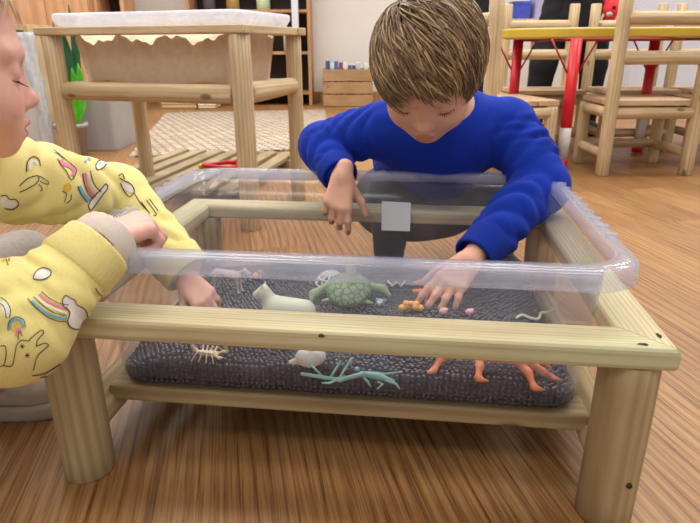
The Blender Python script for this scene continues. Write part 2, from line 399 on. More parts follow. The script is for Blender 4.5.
# things seen low under the sand table
def basket(x0, x1, y0, y1, h, mat, label):
    bm = bmesh.new(); n = 10
    V = []; Fc = []
    for k in range(n + 1):
        f = 1 + 0.04 * math.sin(k / n * 3.1); zz = 0.002 + h * k / n; bul = 0.006 * (k % 2)
        cx, cy = (x0 + x1) / 2, (y0 + y1) / 2; hx, hy = (x1 - x0) / 2 * f + bul, (y1 - y0) / 2 * f + bul
        V += [(cx - hx, cy - hy, zz), (cx + hx, cy - hy, zz), (cx + hx, cy + hy, zz), (cx - hx, cy + hy, zz)]
    for k in range(n):
        for s in range(4): Fc.append((4 * k + s, 4 * k + (s + 1) % 4, 4 * k + 4 + (s + 1) % 4, 4 * k + 4 + s))
    Fc.append((3, 2, 1, 0)); b = 4 * n
    cx, cy = (x0 + x1) / 2, (y0 + y1) / 2
    V += [(cx + (v[0] - cx) * 0.92, cy + (v[1] - cy) * 0.92, v[2]) for v in V[b:b + 4]]; V += [(v[0], v[1], 0.04) for v in V[-4:]]
    for s in range(4):
        Fc.append((b + s, b + (s + 1) % 4, b + 4 + (s + 1) % 4, b + 4 + s)); Fc.append((b + 4 + s, b + 4 + (s + 1) % 4, b + 8 + (s + 1) % 4, b + 8 + s))
    Fc.append((b + 8, b + 9, b + 10, b + 11))
    return tag(mesh_obj('storage_basket', V, Fc, mat, smooth=False), label, 'basket')
M['wicker'] = plain('wicker', (196, 170, 132), 0.8, 0.3, 90, 0.8, bscale=120)
M['wicker2'] = plain('pale_wicker', (212, 196, 166), 0.8, 0.3, 90, 0.8, bscale=120)
basket(P(164, 104, 5.5).x, P(197, 104, 5.5).x, 5.45, 5.72, 0.16, M['wicker'], 'tan wicker basket on the floor before the tall oak bookcase')
basket(P(200, 104, 5.5).x, P(216, 104, 5.5).x, 5.45, 5.68, 0.11, M['wicker2'], 'small pale wicker basket right of the tan wicker basket')
box_thing('steel_bin', (P(140, 104, 5.5).x, 5.10, 0), (P(152, 104, 5.5).x, 5.27, 0.2), M['metal'], 'grey metal bin left of the tan wicker basket', 'bin')

# slatted crate of picture books by the cream wall
cl = G(323, 107); cr = G(372.5, 106.5); cy = cl.y; ch = 0.335
croot = empty('book_crate', ((cl.x + cr.x) / 2, cy + 0.17, 0), 0, 'brown slatted wooden crate full of books by the cream wall', 'crate')
for k in range(3):
    z0 = 0.005 + k * 0.112; z1 = z0 + 0.104
    board('slat', (cl.x, cy, (z0 + z1) / 2), (cr.x, cy, (z0 + z1) / 2), z1 - z0, 0.016, M['crate'], croot, up=(0, 1, 0))
    board('slat', (cl.x, cy + 0.34, (z0 + z1) / 2), (cr.x, cy + 0.34, (z0 + z1) / 2), z1 - z0, 0.016, M['crate'], croot, up=(0, 1, 0))
    for x in (cl.x + 0.008, cr.x - 0.008):
        board('slat', (x, cy + 0.012, (z0 + z1) / 2), (x, cy + 0.328, (z0 + z1) / 2), z1 - z0, 0.014, M['crate'], croot, up=(1, 0, 0))
for x in (cl.x + 0.03, cr.x - 0.03):
    for y in (cy + 0.022, cy + 0.318): box_mesh('corner_post', (x - 0.014, y - 0.012, 0.004), (x + 0.014, y + 0.012, ch), M['crate'], croot, 0.002)
box_mesh('base_board', (cl.x + 0.016, cy + 0.01, 0.006), (cr.x - 0.016, cy + 0.33, 0.02), M['crate'], croot, 0.001)
bc = [(60, 82, 126), (206, 208, 216), (70, 108, 160), (150, 60, 60), (222, 222, 226), (90, 96, 110), (52, 90, 130), (200, 196, 186), (120, 140, 170), (228, 230, 234)]
nm_c = ['dark blue', 'pale grey', 'mid blue', 'dull red', 'white', 'slate grey', 'deep teal blue', 'cream', 'light steel blue', 'bright white']
for k in range(10):
    x = cl.x + 0.05 + k * (cr.x - cl.x - 0.1) / 9.2; tilt = rg.uniform(-0.05, 0.05); h = 0.345 + rg.uniform(0.0, 0.05) - 0.004 * k
    mt = plain('cover_%d' % k, bc[k], 0.5, 0.2, 18); pg = M['white']
    m = Matrix.Translation((x, cy + 0.05, 0.023)) @ Matrix.Rotation(tilt * 0.3, 4, 'Y')
    b = tag(box_mesh('picture_book', (-0.0165, 0, 0), (0.0165, 0.22, h), mt, bev=0.001, mw=m), '%s book standing in the slatted wooden crate' % nm_c[k], 'book', 'books in the wooden crate')
    box_mesh('pages', (-0.0135, 0.002, 0.004), (0.0135, 0.222, h + 0.001), pg, b, 0, mw=m)

# left: grey boxes, clear wrapped tower, plant, a few spines
def open_box(name, lo, hi, mat, label, cat, th=0.012, rz=0.0, flare=1.06):
    cx, cy2 = (lo[0] + hi[0]) / 2, (lo[1] + hi[1]) / 2; hx, hy = (hi[0] - lo[0]) / 2, (hi[1] - lo[1]) / 2; h = hi[2] - lo[2]
    V = []; Fc = []
    rings = [(0.98 / flare, 0), (1 / flare, 0.01), (1.0, h - 0.02), (1.03, h - 0.02), (1.03, h), (1.0 - th / hx, h), ((1 - th / hx) / flare, th)]
    def rr(f, z):
        o = []
        for (sx, sy) in ((1, 1), (-1, 1), (-1, -1), (1, -1)):
            for k in range(4):
                a = math.atan2(sy, sx) - math.pi / 4 + math.pi / 2 * k / 3; R = 0.03
                o.append((sx * (hx * f - R) + R * math.cos(a), sy * (hy * f - R) + R * math.sin(a), z))
        return o
    for f, z in rings: V += rr(f, z)
    n = 16
    for i in range(len(rings) - 1):
        for s in range(n): Fc.append((i * n + s, i * n + (s + 1) % n, (i + 1) * n + (s + 1) % n, (i + 1) * n + s))
    Fc.append(tuple(range(n - 1, -1, -1))); b = (len(rings) - 1) * n; Fc.append(tuple(range(b, b + n)))
    return tag(mesh_obj(name, V, Fc, mat, mw=Matrix.Translation((cx, cy2, lo[2])) @ Matrix.Rotation(rz, 4, 'Z'), smooth=False), label, cat)
g0 = G(76, 152); g1 = G(126, 148.5)
open_box('grey_storage_box', (g0.x - 0.0, g0.y, 0), (g1.x, g0.y + 0.34, 0.33), M['greybox'], 'plain grey storage box on the floor behind the sand table', 'box')
g2 = G(30, 150)
open_box('pale_storage_box', (g2.x + 0.02, 2.70, 0), (g0.x - 0.03, 2.93, 0.34), M['greybox2'], 'paler grey storage box left of the plain grey box', 'box')
def clear_mat(name, tint, haze, rough=0.12, trans_tint=(1, 1, 1)):
    t = NT(name)
    tr = t.new('ShaderNodeBsdfTransparent'); tr.inputs[0].default_value = tuple(trans_tint) + (1,)
    df = t.new('ShaderNodeBsdfDiffuse'); df.inputs[0].default_value = lin(tint)
    tl = t.new('ShaderNodeBsdfTranslucent'); tl.inputs[0].default_value = lin(tint)
    mx0 = t.new('ShaderNodeMixShader'); mx0.inputs[0].default_value = 0.4; t.link(df.outputs[0], mx0.inputs[1]); t.link(tl.outputs[0], mx0.inputs[2])
    n = t.new('ShaderNodeTexNoise'); n.inputs['Scale'].default_value = 18; n.inputs['Detail'].default_value = 5; t.link(t.coords(), n.inputs['Vector'])
    r = t.ramp([(0.3, (haze * 0.75,) * 3 + (1,)), (0.75, (min(1, haze * 1.35),) * 3 + (1,))], n.outputs['Fac'])
    mx1 = t.new('ShaderNodeMixShader'); t.link(r.outputs[0], mx1.inputs[0]); t.link(tr.outputs[0], mx1.inputs[1]); t.link(mx0.outputs[0], mx1.inputs[2])
    gl = t.new('ShaderNodeBsdfGlossy'); gl.inputs[0].default_value = (1, 1, 1, 1); gl.inputs['Roughness'].default_value = rough
    lw = t.new('ShaderNodeLayerWeight'); lw.inputs[0].default_value = 0.5
    fc = t.math('ADD', t.math('MULTIPLY', t.math('POWER', lw.outputs['Facing'], 4.0), 0.45), 0.025)
    mx2 = t.new('ShaderNodeMixShader'); t.link(fc, mx2.inputs[0]); t.link(mx1.outputs[0], mx2.inputs[1]); t.link(gl.outputs[0], mx2.inputs[2])
    t.link(mx2.outputs[0], t.out.inputs['Surface'])
    return t.m
M['wrap'] = clear_mat('clear_wrap', (226, 230, 236), 0.62, 0.3)
# crumpled clear sheet standing up
V = []; Fc = []; c0 = P(33, 80, 2.99); nz, na = 24, 28
for i in range(nz):
    z = 0.86 * 0.7 * i / (nz - 1)
    for k in range(na):
        a = 6.2832 * k / na; rr = 0.038 * (1 + 0.22 * math.sin(5 * a + i * 0.5) + 0.12 * math.sin(9 * a - i * 0.9)) * (1.15 - 0.25 * i / nz)
        V.append((c0.x + rr * math.cos(a), c0.y + rr * math.sin(a), z + 0.002))
for i in range(nz - 1):
    for k in range(na): Fc.append((i * na + k, i * na + (k + 1) % na, (i + 1) * na + (k + 1) % na, (i + 1) * na + k))
Fc.append(tuple(range((nz - 1) * na, nz * na))); Fc.append(tuple(range(na - 1, -1, -1)))
tag(mesh_obj('plastic_wrap_roll', V, Fc, M['wrap']), 'upright crumpled roll of clear plastic beside the pale box', 'plastic roll')
# low shelf with bright spines behind the girl
sx0, sx1 = P(-60, 60, 3.3).x, P(29, 60, 3.3).x
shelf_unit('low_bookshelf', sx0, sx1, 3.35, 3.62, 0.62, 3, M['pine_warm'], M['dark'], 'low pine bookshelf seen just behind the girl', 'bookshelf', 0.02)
cols = [((178, 40, 52), 'red'), ((226, 178, 60), 'yellow'), ((50, 120, 86), 'green'), ((60, 80, 140), 'blue'), ((230, 226, 214), 'white'), ((150, 70, 120), 'plum')]
for lv in range(3):
    z = 0.02 + 0.6 * lv / 3 + 0.027
    for k in range(5):
        c, cn = cols[(k + lv * 2) % 6]; x = sx1 - 0.045 - k * 0.03
        mt = plain('spine_%d_%d' % (lv, k), c, 0.5)
        tag(box_mesh('story_book', (x - 0.012, 3.37, z), (x + 0.012, 3.56, z + 0.12 + 0.012 * ((k * 7 + lv) % 4)), mt, bev=0.002),
            '%s story book on the %s shelf of the low pine bookshelf' % (cn, ('bottom', 'middle', 'upper')[lv]), 'book', 'story books on the low bookshelf')
# plant: broad leaves in a pot behind the sand table
pc = P(70, 120, 3.05)
pr = empty('leafy_plant', (pc.x, pc.y, 0), 0, 'potted plant with bright green leaves behind the sand table', 'plant')
V = []; Fc = []; seg = 18; prof = [(0.0, 0.0), (0.055, 0.0), (0.075, 0.15), (0.083, 0.15), (0.083, 0.17), (0.07, 0.17), (0.066, 0.14), (0, 0.14)]
for (a, b) in prof:
    for s in range(seg): V.append((pc.x + a * math.cos(6.283 * s / seg), pc.y + a * math.sin(6.283 * s / seg), b))
for i in range(len(prof) - 1):
    for s in range(seg): Fc.append((i * seg + s, i * seg + (s + 1) % seg, (i + 1) * seg + (s + 1) % seg, (i + 1) * seg + s))
mesh_obj('pot', V, Fc, M['greybox'], pr)
def leaf(base, tip, wdt, mat, curl=0.03):
    base = Vector(base); tip = Vector(tip); d = tip - base; side = d.cross(Vector((0.2, 1, 0.1))).normalized(); nrm = side.cross(d).normalized()
    V = []; Fc = []; n = 8
    for i in range(n + 1):
        t = i / n; c = base + d * t + nrm * curl * math.sin(t * 3.1); ww = wdt * math.sin(math.pi * min(1, t * 0.94 + 0.06)) ** 0.8 + 0.002
        V += [c - side * ww + nrm * 0.25 * ww, c, c + side * ww + nrm * 0.25 * ww]
    for i in range(n):
        for s in (0, 1): Fc.append((3 * i + s, 3 * i + s + 1, 3 * i + 4 + s, 3 * i + 3 + s))
    o = mesh_obj('leaf', V, Fc, mat, pr); so = o.modifiers.new('s', 'SOLIDIFY'); so.thickness = 0.0015
    return o
for k in range(13):
    a = k * 2.4; h = 0.36 + 0.14 * ((k * 5) % 7) / 7
    leaf((pc.x + 0.02 * math.cos(a), pc.y + 0.02 * math.sin(a), 0.14), (pc.x + (0.03 + 0.05 * (k % 3) / 2) * math.cos(a), pc.y + 0.07 * math.sin(a), h), 0.028, M['green'])
for px, py in ((52, 22), (60, 24), (68, 4), (58, 30)):
    t = P(px, py, 3.06); leaf((pc.x, pc.y, 0.14), t, 0.022, M['darkgreen'], 0.05)
# ------------------------------------------------------------------ low frame table
ZT = 0.244
TA = G(683, 351, ZT); TYAW = math.radians(-7)
ta = Vector((-math.cos(TYAW), -math.sin(TYAW), 0)); tb = Vector((-math.sin(TYAW), math.cos(TYAW), 0))
TL, TW, RW, RT = 0.742, 0.566, 0.054, 0.027
def T(a, b, z=0.0):
    return Vector((TA.x, TA.y, 0)) + ta * a + tb * b + Vector((0, 0, z))
tbl = empty('frame_table', T(TL / 2, TW / 2, 0), TYAW, 'low pale pine frame table holding the clear tub', 'table')
def mitre_rail(name, c0, c1, inward):
    """top rail between two outer corners, mitred at both ends"""
    c0 = Vector(c0); c1 = Vector(c1); m, L = frame(c0, c1)       # local z along, y up, x sideways
    inw = Vector(inward); sx = 1 if inw.dot(Vector((m[0][0], m[1][0], m[2][0]))) > 0 else -1
    prof = []; R = 0.007
    for (cx, cy, a0) in ((R, -R, 90), (RW - R, -R, 0), (RW - R, -RT + R, -90), (R, -RT + R, -180)):
        for k in range(4):
            a = math.radians(a0 + (90 - 30 * k)) if a0 != 999 else 0
            prof.append((cx + R * math.cos(a), cy + R * math.sin(a)))
    V = []; Fc = []; n = len(prof); NS = 9
    for i in range(NS):
        for (x, y) in prof:
            z0, z1 = x + 0.0006, L - x - 0.0006; t = i / (NS - 1)
            V.append((sx * x, y, z0 + (z1 - z0) * t))
    for i in range(NS - 1):
        for k in range(n):
            f = (i * n + k, i * n + (k + 1) % n, (i + 1) * n + (k + 1) % n, (i + 1) * n + k)
            Fc.append(f if sx < 0 else f[::-1])
    e0 = tuple(range(n)); e1 = tuple(range((NS - 1) * n, NS * n))
    Fc.append(e0[::-1] if sx < 0 else e0); Fc.append(e1 if sx < 0 else e1[::-1])
    o = mesh_obj(name, V, Fc, M['pine'], tbl, mw=m, smooth=False)
    return o
K = [T(0, 0, ZT), T(TL, 0, ZT), T(TL, TW, ZT), T(0, TW, ZT)]
fr_ = mitre_rail('top_rail', K[0], K[1], tb); mitre_rail('top_rail', K[1], K[2], -ta); mitre_rail('top_rail', K[3], K[2], -tb); mitre_rail('top_rail', K[0], K[3], ta)
for o in tbl.children:
    bm = bmesh.new(); bm.from_mesh(o.data); bmesh.ops.recalc_face_normals(bm, faces=bm.faces[:]); bm.to_mesh(o.data); bm.free()
LEGS = {}
for (i, j) in ((0, 0), (1, 0), (1, 1), (0, 1)):
    a = 0.036 if i == 0 else TL - 0.036; b = 0.034 if j == 0 else TW - 0.034
    LEGS[(i, j)] = rod('leg', T(a, b, 0.0), T(a, b, ZT - RT), 0.032, M['pine_leg'], tbl, seg=24, wob=0.02, seed=i * 2 + j, bev=0.0015)
ZL = 0.104                                   # top of the lower rails
for a in (0.036, TL - 0.036):
    rod('side_stretcher', T(a, 0.05, ZL - 0.030), T(a, TW - 0.05, ZL - 0.030), 0.026, M['pine_leg'], tbl, seg=20, wob=0.02)
for b in (0.105, TW - 0.105):
    board('tub_rail', T(0.052, b, ZL - 0.012), T(TL - 0.052, b, ZL - 0.012), 0.05, 0.024, M['pine_leg'], tbl, bev=0.004)
# knot, mitre scars and screws on the rail
def patch(name, px, py, plane, rx, ry, mat, parent, seed=0):
    """small irregular dark mark lying on a face of the rail"""
    d = ray(px, py); p0, n = plane; t = (p0 - CAMP).dot(n) / d.dot(n); c = CAMP + d * t
    u = n.cross(Vector((0, 0, 1)))
    if u.length < 0.1: u = ta.copy()
    u.normalize(); v = n.cross(u); rgn = random.Random(seed); V = [c + n * 0.0012]; N = 14
    for k in range(N):
        a = 6.283 * k / N; q = rgn.uniform(0.75, 1.1); V.append(c + u * rx * q * math.cos(a) + v * ry * q * math.sin(a) + n * 0.0005)
    o = mesh_obj(name, V, [(0, 1 + k, 1 + (k + 1) % N) for k in range(N)], mat, parent)
    return o
pf = (T(0, 0, ZT), -tb); pt = (T(0, 0, ZT), Vector((0, 0, 1)))
def tag_part(o, label): o['label'] = label; return o
tag_part(patch('knot', 321.5, 335.5, pf, 0.0042, 0.0026, M['knot'], tbl, 1), 'reddish brown knot on the front rail')
tag_part(patch('resin_scar', 643, 344.5, pt, 0.0058, 0.0030, M['dark'], tbl, 2), 'dark scar beside the corner mitre')
tag_part(patch('resin_scar', 659, 336, pt, 0.0030, 0.0062, M['dark'], tbl, 3), 'small dark split in the right rail')
lg = T(0.036, 0.034, 0)
d = ray(629.5, 486.5); # screw on the front of the right leg
cc = CAMP + d * ((T(0.036, 0.002, 0) - CAMP).dot(tb) / d.dot(tb))
m, _ = frame(cc + tb * 0.006, cc - tb * 0.0015)
rod('screw', cc + tb * 0.006, cc - tb * 0.0008, 0.0034, M['screw'], tbl, bev=0.0005, wob=0, n=3)

# ------------------------------------------------------------------ clear tub
M['tub'] = clear_mat('clear_tub_plastic', (222, 225, 240), 0.068, 0.15, (0.975, 0.975, 0.985))
M['tubrim'] = clear_mat('clear_tub_rim', (222, 226, 246), 0.24, 0.12, (0.965, 0.97, 0.99))
TUB0 = (0.0535, 0.6880, 0.0570, 0.509)          # wall at the rim: a0, a1, b0, b1
TUBB = (0.0600, 0.6850, 0.083, 0.496)          # wall at the base
ZB, ZR = 0.1055, 0.317
def rr_loop(a0, a1, b0, b1, R, z, n=8):
    out = []
    for (cx, cy, s) in ((a1 - R, b1 - R, 0), (a0 + R, b1 - R, 90), (a0 + R, b0 + R, 180), (a1 - R, b0 + R, 270)):
        for k in range(n + 1):
            an = math.radians(s + 90.0 * k / n); out.append(T(cx + R * math.cos(an), cy + R * math.sin(an), z))
    return out
def lerp4(f, off=0.0):
    q = [TUBB[i] + (TUB0[i] - TUBB[i]) * f for i in range(4)]
    return (q[0] - off, q[1] + off, q[2] - off, q[3] + off)
def loft(name, loops, mat, parent, cap0=True, cap1=True, closed=False):
    V = []; Fc = []; n = len(loops[0])
    for l in loops: V += l
    for i in range(len(loops) - (0 if closed else 1)):
        j = (i + 1) % len(loops)
        for s in range(n): Fc.append((i * n + s, i * n + (s + 1) % n, j * n + (s + 1) % n, j * n + s))
    if cap0: Fc.append(tuple(range(n - 1, -1, -1)))
    if cap1: Fc.append(tuple(range((len(loops) - 1) * n, len(loops) * n)))
    return mesh_obj(name, V, Fc, mat, parent)
tub = empty('clear_tub', T(0.372, 0.3, ZB), TYAW, 'large clear plastic tub of dark beads set in the frame table', 'tub')
hh = ZR - 0.020 - ZB
def zf(z): return (z - ZB) / (ZR - ZB)
Lp = [rr_loop(*lerp4(0, -0.012), 0.04, ZB), rr_loop(*lerp4(0, -0.003), 0.046, ZB + 0.004), rr_loop(*lerp4(0.06), 0.05, ZB + 0.012)]
for z in (0.17, 0.23, ZR - 0.018): Lp.append(rr_loop(*lerp4(zf(z)), 0.052, z))
inner = []
for z in (ZR - 0.018, 0.23, 0.17, ZB + 0.014): inner.append(rr_loop(*lerp4(zf(z), -0.002), 0.05, z))
inner.append(rr_loop(*lerp4(0, -0.014), 0.038, ZB + 0.003))
loft('tub_body', Lp + inner, M['tub'], tub)
o1 = 0.0
rim = [rr_loop(*lerp4(0.92, 0.001), 0.052, ZR - 0.0165), rr_loop(*lerp4(1, 0.003), 0.054, ZR - 0.004), rr_loop(*lerp4(1, 0.007), 0.056, ZR), rr_loop(*lerp4(1, 0.023), 0.06, ZR - 0.001),
       rr_loop(*lerp4(1, 0.028), 0.063, ZR - 0.006), rr_loop(*lerp4(1, 0.0295), 0.064, ZR - 0.024), rr_loop(*lerp4(1, 0.0280), 0.063, ZR - 0.024), rr_loop(*lerp4(1, 0.0255), 0.061, ZR - 0.007),
       rr_loop(*lerp4(1, 0.007), 0.056, ZR - 0.003), rr_loop(*lerp4(0.92, 0.003), 0.052, ZR - 0.0165)]
loft('tub_rim', rim, M['tubrim'], tub, False, False, True)
for side in (0, 1):
    for k in range(9):
        b = 0.16 + k * 0.036; a = (TUB0[0] - 0.0265, TUB0[0] - 0.013) if side == 0 else (TUB0[1] + 0.013, TUB0[1] + 0.0265)
        q = [T(x, y, z) for z in (ZR - 0.006, ZR + 0.0006) for (x, y) in ((a[0], b), (a[1], b), (a[1], b + 0.010), (a[0], b + 0.010))]
        mesh_obj('rim_rib', q, ((3, 2, 1, 0), (4, 5, 6, 7), (0, 1, 5, 4), (1, 2, 6, 5), (2, 3, 7, 6), (3, 0, 4, 7)), M['tubrim'], tub, smooth=False)
def wallb(z): return lerp4(zf(z))[3] - 0.002
V = []
for (px, py) in ((382, 201), (411, 202.5), (410, 231), (381.5, 230)):
    z = 0.26 if py < 210 else 0.215
    for _ in range(12):                        # meet the sloping back wall
        d = ray(px, py); b0_, b1_ = T(0, wallb(0.2), 0.2), T(0, wallb(0.3), 0.3)
        n = (b1_ - b0_).cross(ta).normalized(); t = (b0_ - CAMP).dot(n) / d.dot(n); V.append(CAMP + d * t) if _ == 11 else None
nn = (V[1] - V[0]).cross(V[3] - V[0]).normalized(); nn = nn if nn.y < 0 else -nn
V = [v + nn * 0.0022 for v in V] + [v + nn * 0.0030 for v in V]
M['sticker'] = plain('white_sticker', (226, 228, 234), 0.6, 0.02)
mesh_obj('sticker', V, [(3, 2, 1, 0), (4, 5, 6, 7), (0, 1, 5, 4), (1, 2, 6, 5), (2, 3, 7, 6), (3, 0, 4, 7)], M['sticker'], tub, smooth=False)

# ------------------------------------------------------------------ beads
M['bead'] = plain('dark_bead', (28, 33, 58), 0.15, 0.35, 260, spec=0.9)
def bead_h(a, b):                             # surface height of the beads
    ea = min((a - 0.064) / 0.07, (0.681 - a) / 0.07, 1.0); ea = max(0, ea)
    eb = max(0, min(1.0, (0.497 - b) / 0.05))
    h = 0.013 + 0.029 * (ea ** 0.7) + 0.006 * math.sin(a * 17 + 1) * math.cos(b * 13) + 0.004 * math.sin(a * 31 + b * 23)
    return ZB + 0.004 + h * (0.55 + 0.45 * eb)
rb = np.random.RandomState(5)
def corner(a, b, R=0.046, q=(0.0655, 0.6795, 0.0905, 0.494)):     # pull a spot in to the rounded corners of the tub
    cx = min(max(a, q[0] + R), q[1] - R); cy = min(max(b, q[2] + R), q[3] - R); dx, dy = a - cx, b - cy; L = math.hypot(dx, dy)
    return (a, b) if L <= R else (cx + dx * R / L, cy + dy * R / L)
def inside(a, b): return corner(a, b) == (a, b)
pts = []
BR = 0.0035
for _ in range(2):
    aa = np.arange(0.068, 0.677, BR * 2.04); bb = np.arange(0.094, 0.490, BR * 1.80)
    for i, a in enumerate(aa):
        for j, b in enumerate(bb):
            x = a + (BR if j % 2 else 0) + rb.uniform(-1, 1) * BR * 0.3; y = b + rb.uniform(-1, 1) * BR * 0.3
            if not inside(x, y): continue
            z = bead_h(x, y) - BR + rb.uniform(-1, 1) * BR * 0.45 - _ * BR * 1.5
            if _ == 1 and rb.rand() < 0.5: continue
            pts.append(T(x, y, z))
def wall_pts(fa):                              # beads pressed to the walls
    out = []
    z = ZB + 0.006
    while z < ZB + 0.062:
        f = zf(z); q = lerp4(f, -0.0025 - BR)
        for a in np.arange(q[0] + 0.046, q[1] - 0.046, BR * 2.02):
            a2 = a + rb.uniform(-1, 1) * BR * 0.4
            if z < bead_h(a2, q[2]) - BR * 0.5: out.append(T(a2, q[2] + rb.uniform(0, 1) * BR * 0.4, z + rb.uniform(-1, 1) * BR * 0.4))
        for b in np.arange(q[2] + 0.046, q[3] - 0.046, BR * 2.02):
            for a in (q[0], q[1]):
                if z < bead_h(a, b): out.append(T(a, b, z))
        for (cx, cy, s) in ((q[0] + 0.042, q[2] + 0.042, 180), (q[1] - 0.042, q[2] + 0.042, 270)):
            for k in range(10):
                an = math.radians(s + 90 * k / 9); a2 = cx + 0.042 * math.cos(an); b2 = cy + 0.042 * math.sin(an)
                if z < bead_h(a2, b2) - 0.002: out.append(T(a2, b2, z))
        z += BR * 1.75
    return out
pts += wall_pts(0)
C = np.array([tuple(p) for p in pts], dtype=np.float32)
bm = bmesh.new(); bmesh.ops.create_icosphere(bm, subdivisions=2, radius=1.0); sv = np.array([v.co[:] for v in bm.verts], dtype=np.float32); sf = np.array([[v.index for v in f.verts] for f in bm.faces]); bm.free()
rad = (BR * rb.uniform(0.88, 1.1, len(C))).astype(np.float32)
Vb = (C[:, None, :] + sv[None] * rad[:, None, None]).reshape(-1, 3)
Fb = (sf[None] + (np.arange(len(C)) * len(sv))[:, None, None]).reshape(-1, 3)
# dark bed under the loose top layer, part of the same heap
na, nb = 60, 40; bed = []; bf = []
for i in range(na):
    for j in range(nb):
        f = 0.10; a = 0.068 + (0.677 - 0.068) * i / (na - 1); b = 0.093 + (0.491 - 0.093) * j / (nb - 1)
        a, b = corner(a, b)
        bed.append(tuple(T(a, b, max(ZB + 0.005, bead_h(a, b) - BR * 1.9))))
n0 = len(Vb)
for i in range(na - 1):
    for j in range(nb - 1):
        k = n0 + i * nb + j; bf += [(k, k + 1, k + nb), (k + 1, k + nb + 1, k + nb)]
nb0 = n0 + len(bed); ring = [(i, 0) for i in range(na)] + [(na - 1, j) for j in range(1, nb)] + [(i, nb - 1) for i in range(na - 2, -1, -1)] + [(0, j) for j in range(nb - 2, 0, -1)]
low = []
for (i, j) in ring:
    v = bed[i * nb + j]; low.append((v[0], v[1], ZB + 0.0045))
for k in range(len(ring)):
    k2 = (k + 1) % len(ring); u0 = n0 + ring[k][0] * nb + ring[k][1]; u1 = n0 + ring[k2][0] * nb + ring[k2][1]
    bf += [(u0, nb0 + k, u1), (u1, nb0 + k, nb0 + k2)]
Vall = np.vstack([Vb, np.array(bed), np.array(low)]); Fall = np.vstack([Fb, np.array(bf)])
bd = np_mesh('dark_beads', Vall, Fall, M['bead']); tag(bd, 'small dark blue grey beads heaped across the clear tub', 'beads', kind='stuff')
def bead_at(px, py, dz=0.0):                  # a spot on the bead surface
    z = ZB + 0.04
    for _ in range(8):
        p = G(px, py, z); q = p - Vector((TA.x, TA.y, 0)); z = bead_h(q.dot(ta), q.dot(tb))
    return G(px, py, z + dz)
p = G(143.5, 397.5, 0.0)
bm = bmesh.new(); bmesh.ops.create_icosphere(bm, subdivisions=3, radius=0.0042)
for v in bm.verts: v.co *= 1 + 0.08 * math.sin(v.co.x * 900) * math.cos(v.co.z * 700)
me = bpy.data.meshes.new('stray_bead'); bm.to_mesh(me); bm.free(); me.materials.append(M['black'])
o = bpy.data.objects.new('stray_bead', me); COL.objects.link(o); o.location = (p.x, p.y, 0.004); tag(o, 'single black bead lying on the plank floor under the table', 'bead')

# ------------------------------------------------------------------ sand table
u = Vector((-math.cos(math.radians(-18)), -math.sin(math.radians(-18)), 0)); v = Vector((-math.sin(math.radians(-18)), math.cos(math.radians(-18)), 0))
SF = G(250, 231.5); S0 = Vector((SF.x, SF.y + 0.028, 0))
def S(a, b, z=0): return S0 + u * a + v * b + Vector((0, 0, z))
SL, SW, SZ = 0.655, 0.385, 0.595
st = empty('sand_table', S(SL / 2, SW / 2, 0), math.radians(-18), 'tall pine table holding a tub of sand', 'table')
for i, (a, b, wd) in enumerate(((0, 0, 0.031), (SL, 0, 0.031), (SL, SW, 0.027), (0, SW, 0.027))):
    rod('leg', S(a, b, 0), S(a, b, SZ - 0.024), wd, M['pine_warm'], st, seg=20, wob=0.025, seed=20 + i, bev=0.002)
ex = 0.036
for (p0, p1) in ((S(-ex, 0, SZ - 0.012), S(SL + ex, 0, SZ - 0.012)), (S(-ex, SW, SZ - 0.012), S(SL + ex, SW, SZ - 0.012))):
    board('top_rail', p0, p1, 0.064, 0.024, M['pine_warm'], st, bev=0.004)
for (p0, p1) in ((S(0, 0.033, SZ - 0.012), S(0, SW - 0.033, SZ - 0.012)), (S(SL, 0.033, SZ - 0.012), S(SL, SW - 0.033, SZ - 0.012))):
    board('top_rail', p0, p1, 0.064, 0.024, M['pine_warm'], st, bev=0.004)
zl = 0.405
rod('stretcher', S(0.028, 0, zl), S(SL - 0.028, 0, zl), 0.028, M['pine_warm'], st, seg=18, wob=0.05, seed=31)
rod('stretcher', S(0.028, SW, zl), S(SL - 0.028, SW, zl), 0.026, M['pine_warm'], st, seg=18, wob=0.05, seed=32)
rod('stretcher', S(0, 0.025, zl + 0.005), S(0, SW - 0.02, zl + 0.005), 0.031, M['pine_warm'], st, r1=0.026, seg=18, wob=0.05, seed=33)
rod('stretcher', S(SL, 0.025, zl), S(SL, SW - 0.02, zl), 0.026, M['pine_warm'], st, seg=18, wob=0.05, seed=34)
# the tub in the sand table: clear walls above, sand behind them
M['stub'] = clear_mat('sand_tub_plastic', (238, 236, 236), 0.10, 0.2)
sroot = empty('sand_tub', S(SL / 2, SW / 2, zl + 0.03), math.radians(-18), 'clear plastic tub full of sand in the tall table', 'tub')
def s_loop(off, z, R=0.04, n=6):
    a0, a1, b0, b1 = 0.042 + off, SL - 0.042 - off, 0.042 + off, SW - 0.042 - off; out = []
    for (cx, cy, s) in ((a1 - R, b1 - R, 0), (a0 + R, b1 - R, 90), (a0 + R, b0 + R, 180), (a1 - R, b0 + R, 270)):
        for k in range(n + 1):
            an = math.radians(s + 90.0 * k / n); out.append(S(cx + R * math.cos(an), cy + R * math.sin(an), z))
    return out
zb = 0.418
loft('tub_wall', [s_loop(0.028, zb), s_loop(0.016, zb + 0.012), s_loop(0.0, SZ + 0.004), s_loop(0.002, SZ + 0.004), s_loop(0.018, zb + 0.014), s_loop(0.03, zb + 0.003)], M['stub'], sroot)
rim_ = [s_loop(-0.002, SZ + 0.002), s_loop(-0.036, SZ + 0.003), s_loop(-0.046, SZ + 0.022), s_loop(-0.046, SZ + 0.036), s_loop(-0.040, SZ + 0.040), s_loop(-0.006, SZ + 0.041), s_loop(0.004, SZ + 0.034), s_loop(0.002, SZ + 0.006)]
